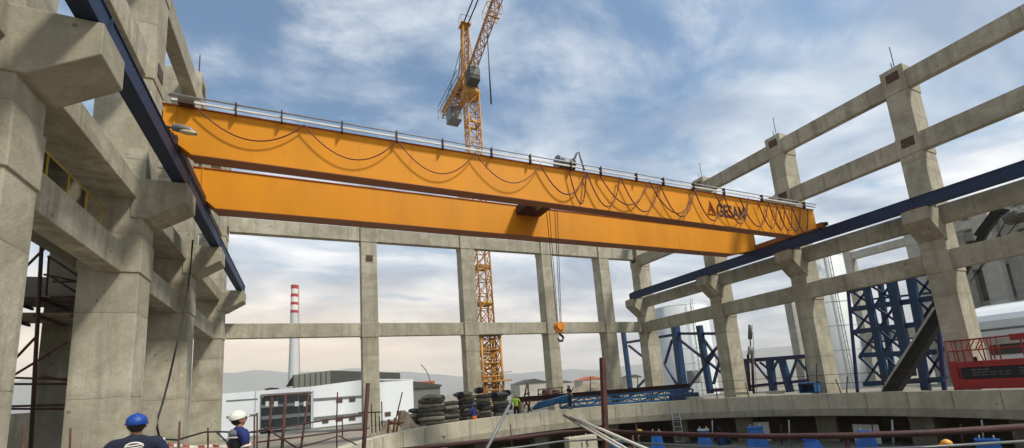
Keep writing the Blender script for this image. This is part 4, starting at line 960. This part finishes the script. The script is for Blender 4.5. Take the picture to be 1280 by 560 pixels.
for x, y in ((424, 500.2), (440, 499), (406.5, 526), (423.5, 523.5), (440, 522.5)):
    f = panel('window', x - 3.9, y + 3.3, x + 3.9, y - 3.3, B_, C2, GREY, t, .06, .05); panel('pane', x - 3.3, y + 2.7, x + 3.3, y - 2.7, B_, C2, BRWN, f, .04, .10)
for x, y in ((484.5, 517.5), (499.5, 516)):
    f = panel('window', x - 3.6, y + 3.1, x + 3.6, y - 3.1, B_, C2, GREY, t, .06, .05); panel('pane', x - 3, y + 2.5, x + 3, y - 2.5, B_, C2, BRWN, f, .04, .10)
t = thing('grey_green_shed', 'long grey green industrial shed with ribbed walls behind the white building', 'shed', (4, 90, -3))
a, b, c = onY(367, 468, 88), onY(414, 463, 92), onY(500, 463, 100)
z0 = a.z; m = MB(); wallpoly(m, Vector((a.x, 88, 0)), Vector((b.x, 92, 0)), -3, onY(367, 468.5, 88).z, onY(414, 463, 92).z); m.build('left_wall', SHED, t)
m = MB(); wallpoly(m, Vector((b.x + .01, 92, 0)), Vector((c.x, 100, 0)), -3, onY(414, 463, 92).z, onY(500, 466, 100).z); m.build('right_wall', DARKR, t)
m = MB(); m.bm.faces.new([m.bm.verts.new(v) for v in (Vector((a.x, 88, onY(367, 468.5, 88).z)), Vector((b.x, 92, onY(414, 463, 92).z)), Vector((c.x, 100, onY(500, 466, 100).z)), Vector((c.x - 10, 120, 6.5)), Vector((a.x - 2, 112, 5.5)))]); m.build('roof', DARKR, t)
for k in range(8):
    f = k / 7; x = 367 + 47 * f; p = Vector((a.x, 88, 0)).lerp(Vector((b.x, 92, 0)), f); MB().box(p.x - .08, p.x + .08, p.y - .12, p.y - .01, -3, onY(367, 468.5, 88).z * (1 - f) + onY(414, 463, 92).z * f - .1).build('rib', DARKR, t)
t = thing('small_grey_shed', 'small grey green shed right of the white building with orange brown roof sheets', 'shed', (20, 85, -3))
a, b = onY(505, 483, 85), onY(550, 483, 85)
MB().box(a.x, b.x, 85, 97, -3, onY(540, 484, 85).z).build('wall', SHED, t)
MB().prism([(a.x - .3, onY(540, 484, 85).z), (b.x + .3, onY(540, 484, 85).z), (b.x + .3, onY(540, 483, 85).z + .2), (a.x + 2, onY(510, 480, 85).z + .4)], 84.7, 97.3, 'y').build('roof', DARKR, t)
q = onY(526, 480, 85.5); MB().box(q.x - 2.0, q.x + 2.6, 85.2, 88, q.z - .1, q.z + .45).build('roof_sheet', ORND, t)
o = MB().tube([onY(538, 479, 80), onY(536, 470, 80), onY(532, 462, 80), onY(526, 455.5, 80)], .09, 6).build('bent_rod', GREY, None); tag(o, 'thin curved rod leaning up above the small grey shed', 'rod')
# chimney
c = onY(367, 470, 300); ct = onY(367.5, 356, 300).z
t = thing('factory_chimney', 'tall slim chimney with red and white bands far behind the white building', 'chimney', (c.x, 300, -3))
hh = ct + 3
def cr_(z): f = (z + 3) / hh; return 2.05 + 1.6 * (1 - f) ** 1.5
zs = [-3 + hh * k / 24 for k in range(25)]
MB().lathe([(cr_(z) * .98, z) for z in zs] + [(cr_(ct) * .7, ct)], (c.x, 300, 0), 32).build('shaft', CHIM, t)
for y0, y1 in ((356.5, 361.5), (367.5, 371.5), (378, 381.5), (388, 391.5)):
    z0, z1 = onY(367, y1, 300).z, onY(367, y0, 300).z; MB().lathe([(cr_(z0) * .98 + .05, z0), (cr_(z1) * .98 + .05, z1)], (c.x, 300, 0), 32).build('red_band', CHRED, t)
for y0, y1 in ((361.5, 367.5), (371.5, 378), (381.5, 388)):
    z0, z1 = onY(367, y1, 300).z, onY(367, y0, 300).z; MB().lathe([(cr_(z0) * .98 + .05, z0), (cr_(z1) * .98 + .05, z1)], (c.x, 300, 0), 32).build('white_band', TWHT, t)
m = MB().tube([(c.x + cr_(-3 + hh * k / 12) + .3, 299, -3 + hh * k / 12) for k in range(13)], .16, 5)
m.build('ladder_cage', CHRED, t)
# far sheds and houses on the plain
rnd = random.Random(11)
hl = (('low pale house far off right of the tower crane mast', 668, 150), ('long white far shed behind the worker in dark clothes', 700, 220), ('small far brown roofed house above the rubble mound', 742, 190), ('flat far warehouse near the blue post by the corner column', 795, 210), ('tiny far white block above the low white wall on the left', 292, 260), ('small brick kiosk roof just above the white building', 339, 120))
for lab, x, Y in hl:
    c = onY(x, 478, Y); w = rnd.uniform(4, 9) if x != 339 else 1.2; h_ = rnd.uniform(1.5, 4) if x != 339 else 5.6
    t = thing('far_house', lab, 'house', (c.x, Y, -3))
    MB().box(c.x - w, c.x + w, Y, Y + 8, -3, -3 + h_ + 3).build('wall', CONF if x != 339 else BRWN, t)
    MB().prism([(c.x - w - .3, h_), (c.x + w + .3, h_), (c.x, h_ + (1.6 if x != 339 else .2))], Y - .3, Y + 8.3, 'y').build('roof', ORND if x == 742 else DARKR, t)

# ------------------------------------------------------------------ tower crane
MX, MY = 19.25, 48.0; MWX = .86
t = thing('tower_crane', 'orange lattice tower crane standing behind the back wall', 'tower crane', (MX, MY, -3))
def lattice(m, P, Q, w, n, r, ud, wd, tri=False, w2=None):
    P, Q = Vector(P), Vector(Q); d = Q - P; w2 = w2 or w
    cs = ((-1, -1), (1, -1), (1, 1), (-1, 1)) if not tri else ((-1, -1), (1, -1), (0, 1))
    def pt(f, c): ww = w + (w2 - w) * f; return P + d * f + ud * c[0] * ww + wd * c[1] * ww
    for c in cs: m.tube([pt(0, c), pt(1, c)], r * 1.5, 6)
    for i in range(n):
        f0, f1 = i / n, (i + 1) / n
        for k in range(len(cs)):
            a, b = cs[k], cs[(k + 1) % len(cs)]
            m.tube([pt(f0, a), pt(f1, b)], r, 4, False).tube([pt(f0, b), pt(f1, a)], r * .8, 4, False).tube([pt(f0, a), pt(f0, b)], r, 4, False)
ux_, uy_ = Vector((1, 0, 0)), Vector((0, 1, 0))
zc = onY(592, 121, MY).z
m = MB(); lattice(m, (MX, MY, -3), (MX, MY, zc), MWX * .92, 24, .065, ux_, uy_); m.build('mast', CRAN, t)
zs_ = onY(610, 422, MY).z
m = MB(); lattice(m, (MX + .1, MY, -3), (MX + .1, MY, zs_), MWX * 1.35, 7, .09, ux_, uy_); m.build('climbing_frame', CRAN, t)
for y in (419, 478): z = onY(610, y, MY).z; MB().box(MX - 1.5, MX + 2.2, MY - 1.6, MY + 1.6, z, z + .15).build('work_platform', RUST if y < 450 else CRAN, t)
m = MB()
for y in (419, 478):
    z = onY(610, y, MY).z
    for yy in (MY - 1.6, MY + 1.6): m.tube([(MX - 1.5, yy, z + 1), (MX + 2.2, yy, z + 1)], .04, 5)
m.build('platform_rail', GREY, t)
for y in (337, 382, 160): z = onY(603, y, MY).z; MB().lathe([(MWX * 1.15, z), (MWX * 1.3, z), (MWX * 1.3, z + .35), (MWX * 1.15, z + .35)], (MX, MY, 0), 4, 45, 405, closed=True).build('mast_collar', CRAN, t)
MB().lathe([(.01, zc - .35), (.95, zc - .35), (1.25, zc), (1.25, zc + .35), (.8, zc + .6), (.01, zc + .6)], (MX, MY, 0), 24).build('slewing_ring', CRAN, t)
# heading of the jib, found from where it crosses two picture columns at its own height
zj = zc + 3.6
J0 = Vector((MX, MY, zj)); J1 = onZ(613, 28, zj); hd = (J1 - J0); hd.z = 0; hd.normalize(); sd_ = Vector((-hd.y, hd.x, 0))
m = MB(); lattice(m, (MX, MY, zc + .5), (MX, MY, zj + .3), .7, 3, .07, ux_, uy_); m.build('tower_top', CRAN, t)
cabp = onY(591, 95, MY - 1.9)
cb_ = MB().box(cabp.x - .72, cabp.x + .72, MY - 2.6, MY - 1.1, cabp.z - .95, cabp.z + .85).build('cab', DARKR, t, bevel=.08)
MB().box(cabp.x - .62, cabp.x + .62, MY - 2.64, MY - 2.603, cabp.z - .3, cabp.z + .7).build('cab_window', GLS, cb_)
MB().box(cabp.x - .62, cabp.x + .62, MY - 2.64, MY - 2.603, cabp.z - .85, cabp.z - .45).build('cab_panel', DARKR, cb_)
jl = 34; JE = J0 + hd * jl + Vector((0, 0, jl * .13))
m = MB(); up_ = (Vector((0, 0, 1)) - hd * .13).normalized(); lattice(m, J0 + hd * .8, JE, .55, 26, .05, sd_, up_, True); m.build('jib', CRAN, t)
TJ = J0 + hd * 9 + Vector((0, 0, 9 * .13)); m = MB()
m.box(-.8, .8, -.12, .12, -.1, .0).box(-.8, .8, -.7, -.6, -.1, 0).box(-.8, .8, .6, .7, -.1, 0).tube([(-.9, -.8, .9), (.9, -.8, .9), (.9, .8, .9), (-.9, .8, .9), (-.9, -.8, .9)], .04, 5)
for a in ((-.9, -.8), (.9, -.8), (.9, .8), (-.9, .8)): m.tube([(*a, 0), (*a, .9)], .04, 5)
for v in m.bm.verts: v.co = Matrix.Translation(TJ + Vector((0, 0, -1.1))) @ v.co
m.build('trolley', CRAN, t)
MB().tube([onY(609, 42, 41), onY(614, 130, 41)], [.05, .09], 6).build('hoist_rope', BLKC, t)
CE = onZ(560, 146, zc + 2.6); cd = (CE - Vector((MX, MY, CE.z))); cl = cd.length; cd.normalize(); cs_ = Vector((-cd.y, cd.x, 0))
K0 = Vector((MX, MY, zc + 2.7))
m = MB(); lattice(m, K0 + cd * .8, K0 + cd * cl, .9, 9, .07, cs_, Vector((0, 0, 1)) * .6); m.build('counter_jib', CRAN, t)
m = MB()
for s in (-1, 1):
    for z in (.6, 1.5): m.tube([K0 + cs_ * 1.3 * s + cd * 1 + Vector((0, 0, z)), K0 + cs_ * 1.3 * s + cd * (cl + .5) + Vector((0, 0, z))], .045, 5)
    for k in range(8): m.tube([K0 + cs_ * 1.3 * s + cd * (1 + k * (cl - .5) / 7) + Vector((0, 0, -.5)), K0 + cs_ * 1.3 * s + cd * (1 + k * (cl - .5) / 7) + Vector((0, 0, 1.5))], .045, 5)
m.build('walkway_rail', GREY, t)
m = MB(); W0 = K0 + cd * (cl - 2.3) + Vector((0, 0, -1.6)); m.beam(W0 - cs_ * 0 + Vector((0, 0, 0)) - cd * 1.1, W0 + cd * .8, 1.7, 1.8); m.build('counterweight', GREY, t, bevel=.05)
m = MB(); W1 = K0 + cd * (cl * .45) + Vector((0, 0, .9)); m.beam(W1 - cd * 1.2, W1 + cd * 1.0, 1.1, 1.0); m.build('winch', DARKR, t, bevel=.05)
# apex frame leaning back over the counter jib
AP = onY(581, 32, MY + 1.8)
m = MB()
for s in (-1, 1):
    m.tube([J0 + sd_ * .8 * s, AP + sd_ * .35 * s], .07, 6).tube([K0 + cd * 3.2 + cs_ * .8 * s, AP + sd_ * .35 * s], .06, 6)
lattice(m, K0 + cd * 1.6 + Vector((0, 0, .5)), AP, .42, 9, .045, cs_, cd); m.build('apex_frame', CRAN, t)
m = MB(); m.box(AP.x - .7, AP.x + .7, AP.y - .7, AP.y + .7, AP.z - .1, AP.z)
for a in ((-.7, -.7), (.7, -.7), (.7, .7), (-.7, .7)): m.tube([(AP.x + a[0], AP.y + a[1], AP.z), (AP.x + a[0], AP.y + a[1], AP.z + 1)], .04, 5)
m.tube([(AP.x + a[0], AP.y + a[1], AP.z + 1) for a in ((-.7, -.7), (.7, -.7), (.7, .7), (-.7, .7), (-.7, -.7))], .04, 5); m.build('apex_platform', CRAN, t)
for s in (-1, 1):
    MB().tube([AP + sd_ * .3 * s, J0 + hd * 26 + Vector((0, 0, 5.0)) + sd_ * .4 * s], .09, 6).build('pendant_rope', BLKC, t)
    MB().tube([AP + sd_ * .3 * s, K0 + cd * (cl - .5) + cs_ * s * .9], .045, 5).build('stay_rope', BLKC, t)

# ------------------------------------------------------------------ people
def skin_body(name, J, E, mat, parent=None, sub=2, root=0):
    me = bpy.data.meshes.new(name); me.from_pydata([j[0] for j in J], E, []); me.materials.append(mat)
    o = bpy.data.objects.new(name, me); COL.objects.link(o)
    sk = o.modifiers.new('skin', 'SKIN'); me.skin_vertices.new() if not me.skin_vertices else None
    for i, (co, r) in enumerate(J):
        v = me.skin_vertices[0].data[i]; v.radius = (r, r) if not isinstance(r, tuple) else r; v.use_root = (i == root)
    sk.use_smooth_shade = True
    s = o.modifiers.new('sub', 'SUBSURF'); s.levels = sub; s.render_levels = sub
    if parent: o.parent = parent
    return o
def hand(parent, wrist, d, side):
    """palm with four curled fingers and a thumb as separate short chains"""
    d = Vector(d).normalized(); s = Vector(side).normalized(); n = d.cross(s)
    J = [(Vector(wrist), .028), (Vector(wrist) + d * .045, (.036, .02)), (Vector(wrist) + d * .085, (.038, .016))]; E = [(0, 1), (1, 2)]
    for k, ln in enumerate((.066, .074, .07, .055)):
        b = Vector(wrist) + d * .085 + s * (-.027 + .018 * k); i = len(J)
        J += [(b, .0095), (b + d * ln * .5 + n * .012, .009), (b + d * ln * .8 + n * .04, .008)]; E += [(2, i), (i, i + 1), (i + 1, i + 2)]
    i = len(J); b = Vector(wrist) + d * .03 - s * .035
    J += [(b, .013), (b + d * .035 - s * .018 + n * .012, .011), (b + d * .06 - s * .015 + n * .03, .009)]; E += [(1, i), (i, i + 1), (i + 1, i + 2)]
    return J, E
def person(label, loc, rz, shirt, trousers, helmet, H=1.75, arms=((.10, .02), (.10, .02)), head_yaw=0, head_pitch=0, lean=0, vest=None, scale=1.0, cuffs=None, sleeve='short', mirror=False):
    """local frame: +Y is the way the person faces; arms = (side swing, forward reach) per side, or explicit joints"""
    t = thing('person', label, 'person', (0, 0, 0))
    k = H / 1.75; V = lambda x, y, z: Vector((x * k, y * k + lean * max(0, z - .95) * k, z * k))
    hipz, shz = .95, 1.42
    # arms
    def arm(s, spec):
        if not isinstance(spec[0], tuple):
            a, f = spec; return [V(s * .19, 0, shz), V(s * (.22 + a), -.02 + f * .3, 1.14), V(s * (.22 + a * 1.2), .06 + f, .90)]
        return [V(s * .19, 0, shz)] + [V(s * q[0], q[1], q[2]) for q in spec]
    AR, AL = arm(1, arms[0]), arm(-1, arms[1])
    J = [(V(0, 0, hipz), (.15, .11)), (V(0, 0, 1.12), (.125, .095)), (V(0, 0, 1.28), (.13, .095)), (V(0, -.01, 1.39), (.09, .07)), (V(0, .0, 1.48), .050), (V(0, .01, 1.56), .05)]
    E = [(0, 1), (1, 2), (2, 3), (3, 4), (4, 5)]
    for A in (AR, AL):
        i = len(J); J += [(A[0] - Vector((0, 0, .02)), .046), (A[1], .038), (A[2], .028)]; E += [(3, i), (i, i + 1), (i + 1, i + 2)]
        hj, he = hand(t, A[2] + (A[2] - A[1]).normalized() * .02, A[2] - A[1], Vector((0, 1, 0)) if abs((A[2] - A[1]).normalized().y) < .8 else Vector((1, 0, 0)))
        j = len(J); J += hj; E += [(i + 2, j)] + [(a + j, b + j) for a, b in he]
    for s in (-1, 1):
        i = len(J); J += [(V(s * .10, 0, .86), .095), (V(s * .11, .02, .48), .062), (V(s * .11, -.02, .09), .042), (V(s * .115, .10, .035), .04), (V(s * .12, .17, .03), .03)]
        E += [(0, i), (i, i + 1), (i + 1, i + 2), (i + 2, i + 3), (i + 3, i + 4)]
    body = skin_body('body', J, E, SKIN, t, 2)
    # head: one mesh joined smoothly on the neck, with nose, brow, ears, mouth
    hm = Matrix.Translation(V(0, .0, 1.535)) @ Matrix.Rotation(R(head_yaw), 4, 'Z') @ Matrix.Rotation(R(head_pitch), 4, 'X')
    def hadd(mb):
        for v in mb.bm.verts: v.co = hm @ (v.co * k)
        return mb
    mb = MB().ball((0, .015, .085), (.076, .097, .118), 20, 16)
    for v in mb.bm.verts:
        x, y, z = v.co
        if z < .05: f = (.05 - z) / .085; v.co.x *= 1 - .28 * f; v.co.y = y * (1 - .06 * f) + .012 * f
    mb.ball((0, .02, .03), (.052, .07, .055), 14, 10); mb.ball((0, .117, .065), (.013, .020, .02), 8, 6); mb.ball((0, .106, .084), (.010, .018, .03), 8, 6)
    for s in (-1, 1): mb.ball((s * .077, .0, .075), (.012, .022, .034), 8, 6); mb.ball((s * .030, .096, .100), (.024, .012, .008), 8, 6)
    mb.ball((0, .103, .032), (.026, .010, .008), 8, 6)
    mb.ball((0, -.005, -.01), (.052, .055, .07), 12, 8)
    hadd(mb).build('head', SKIN, t)
    mb = MB()
    for s in (-1, 1): mb.ball((s * .030, .106, .088), (.012, .008, .007), 8, 6)
    hadd(mb).build('eye', EYEB, t)
    mb = MB().ball((0, -.008, .098), (.083, .098, .108), 18, 14)
    bmesh.ops.delete(mb.bm, geom=[v for v in mb.bm.verts if v.co.y > .045 + (v.co.z - .10) * .3 or v.co.z < .012], context='VERTS'); hadd(mb).build('hair', HAIR, t)
    if helmet:
        mb = MB().ball((0, .0, .125), (.100, .126, .098), 24, 16)
        bmesh.ops.delete(mb.bm, geom=[v for v in mb.bm.verts if v.co.z < .105], context='VERTS')
        mb.lathe([(.096, .100), (.108, .096), (.108, .104), (.098, .110)], (0, 0, 0), 24, closed=True)
        for v in mb.bm.verts:
            pass
        # peak and crown ridge
        pk = [(.085 * math.sin(R(a)), .10 + .075 * math.cos(R(a))) for a in range(-80, 81, 16)]
        mb.prism([(x, y) for x, y in pk], .092, .103, 'z'); mb.tube([(0, -.09, .185), (0, -.04, .216), (0, .03, .222), (0, .08, .20)], .010, 6)
        hadd(mb).build('helmet', helmet, t)
    # shirt: its own skinned shell round torso and upper arms
    ez = .52 if sleeve == 'short' else .93
    J = [(V(0, 0, .90), (.165, .12)), (V(0, 0, 1.0), (.160, .118)), (V(0, 0, 1.13), (.148, .112)), (V(0, 0, 1.29), (.170, .126)), (V(0, -.01, 1.40), (.165, .112)), (V(0, -.005, 1.46), (.115, .085)), (V(0, -.005, 1.515), (.066, .062))]
    E = [(0, 1), (1, 2), (2, 3), (3, 4), (4, 5), (5, 6)]
    for A in (AR, AL):
        i = len(J); J.append((A[0] + Vector((0, 0, -.005)), .082)); E.append((4, i))
        if sleeve == 'short': J.append((A[0].lerp(A[1], .72), .062)); E.append((i, i + 1))
        else: J += [(A[1], .056), (A[1].lerp(A[2], .9), .042)]; E += [(i, i + 1), (i + 1, i + 2)]
    skin_body('shirt', J, E, shirt, t, 2)
    if vest:
        J = [(V(0, 0, .92), (.19, .145)), (V(0, 0, 1.13), (.175, .14)), (V(0, 0, 1.28), (.20, .155)), (V(0, -.01, 1.37), (.19, .145))]
        skin_body('vest', J, [(0, 1), (1, 2), (2, 3)], vest, t, 2)
    J = [(V(0, 0, .98), (.160, .122)), (V(0, 0, .88), (.165, .125))]; E = [(0, 1)]
    for s in (-1, 1):
        i = len(J); J += [(V(s * .105, 0, .78), .105), (V(s * .112, .02, .48), .08), (V(s * .11, -.015, .12), .066)]; E += [(1, i), (i, i + 1), (i + 1, i + 2)]
    skin_body('trousers', J, E, trousers, t, 2)
    mb = MB()
    for s in (-1, 1): mb.ball(V(s * .115, .06, .045), (.05 * k, .135 * k, .05 * k), 12, 8)
    mb.build('boots', BLK, t)
    t.location = loc; t.rotation_euler = (0, 0, rz)
    return t, k, V
FZ = -.15
# foreground, seen from behind
p = onD(170, 545, 7.3); pr, k, V = person('worker in navy shirt and blue helmet seen from behind at bottom left', (p.x, p.y, 1.625 - 1.765), R(10), SNAV, SNAV, HBLU, 1.76, ((.10, .03), (.10, .03)), 0, 8)
pr.scale = (1.08, 1.04, 1.0)
# white emblem on the back: ring with bars
m = MB(); cz = 1.375
m.tube([(.078 * math.cos(R(a)), -.150, cz + .050 * math.sin(R(a))) for a in range(0, 361, 20)], .010, 6, False)
m.beam((-.075, -.155, cz + .012), (.082, -.155, cz + .026), .01, .014).beam((-.06, -.155, cz - .012), (.07, -.155, cz - .004), .01, .012).tube([(-.09, -.152, cz - .06), (-.03, -.152, cz - .075), (.05, -.152, cz - .055)], .008, 5)
o = m.build('back_emblem', TWHT, None); o.parent = pr
p = onD(299, 535, 8.6); pr2, k, V = person('worker in a white helmet and black vest with royal blue sleeves looking up', (p.x, p.y, 1.585 - 1.79), R(-62), SBLU, SBLK, HWHT, 1.76, (((.22, .02, 1.14), (.24, .12, .90)), ((.22, .02, 1.14), (.22, .14, .92))), -5, 14, vest=SBLK)
m = MB().lathe([(.188, 1.345), (.196, 1.345), (.196, 1.368), (.188, 1.368)], (0, 0, 0), 32, closed=True)
for v in m.bm.verts: v.co.y *= .78
o = m.build('reflective_band', TWHT, None); o.parent = pr2
m = MB().ball((0, -.01, 1.405), (.185, .135, .085), 20, 12); o = m.build('grey_yoke', SGRY, None); o.parent = pr2
for s in (-1, 1):
    m = MB().tube([(s * .222, .01, 1.225), (s * .226, .014, 1.20)], .069, 14); o = m.build('sleeve_cuff', TWHT, None); o.parent = pr2
# far side of the ring
b = ringpt(714, .12); person('worker in dark clothes and white helmet standing on the ring by the steel beam', (b.x, b.y, 0), R(-150), SBLK, SBLK, HWHT, 1.55, (((.24, .05, 1.16), (.16, .24, 1.02)), ((.26, .06, 1.2), (.14, .26, 1.42))), 20, 0)
b = ringpt(646, 1.3); person('worker in a lime yellow vest among the rusty racks right of the sacks', (b.x, b.y, -.42), R(160), SLIM, SBLK, None, 1.6, ((.1, .1), (.1, .1)), 0, 0)
b = ringpt(593, .30); person('worker in a blue jacket and orange trousers standing before the pile of sacks', (b.x, b.y, -.62), R(30), SBLU, SORG, HBLU, 1.5, ((.12, .15), (.12, .15)), 0, -10, lean=.25, sleeve='long')
q = onD(1183, 556, 15.5); person('worker in a yellow helmet standing down in the pit at the right', (q.x, q.y, q.z - 1.60), R(60), SORG, SBLK, YEL, 1.72, ((.1, .1), (.1, .1)), 0, 5)
# platforms the near workers stand on
t = thing('work_platform', 'timber work platform the two near workers stand on', 'platform', (-1, 5, -2.8))
p1, p2 = bpy.data.objects['person'].location.z, 0
MB().box(-4.4, 1.4, -1.2, 7.2, -.30, -.205).build('deck', WOOD, t)
MB().box(-4.4, 1.4, 7.21, 11.0, -.37, -.280).build('deck', WOOD, t)
for x in (-4.2, 1.2):
    for y in (-1, 4, 10.6): MB().tube([(x, y, -.7), (x, y, -.38)], .05, 8).build('leg', RUSTD, t)
q = onD(1183, 556, 15.5)
t = thing('pit_trestle', 'low working trestle under the worker in the yellow helmet', 'trestle', (q.x, q.y, -6))
MB().box(q.x - .8, q.x + .8, q.y - .8, q.y + .8, q.z - 1.72, q.z - 1.602).build('deck', WOOD, t)
for a in (-.7, .7):
    for b in (-.7, .7): MB().tube([(q.x + a, q.y + b, -5.98), (q.x + a, q.y + b, q.z - 1.72)], .05, 6).build('leg', RUST, t)

# ------------------------------------------------------------------ air
m = MB().box(-5800, 5800, -5800, 5800, -8, 400)
hz_ = m.build('haze', bpy.data.materials.new('haze_air'), None); tag(hz_, kind='stuff')
hm_ = hz_.data.materials[0]; hm_.use_nodes = True; ht = hm_.node_tree; ht.nodes.clear()
ho = N('ShaderNodeOutputMaterial', ht); hv = N('ShaderNodeVolumePrincipled', ht); hv.inputs['Color'].default_value = (.98, .955, .91, 1); hv.inputs['Density'].default_value = .00021; hv.inputs['Anisotropy'].default_value = 0
L(hv.outputs[0], ho.inputs['Volume'], ht)
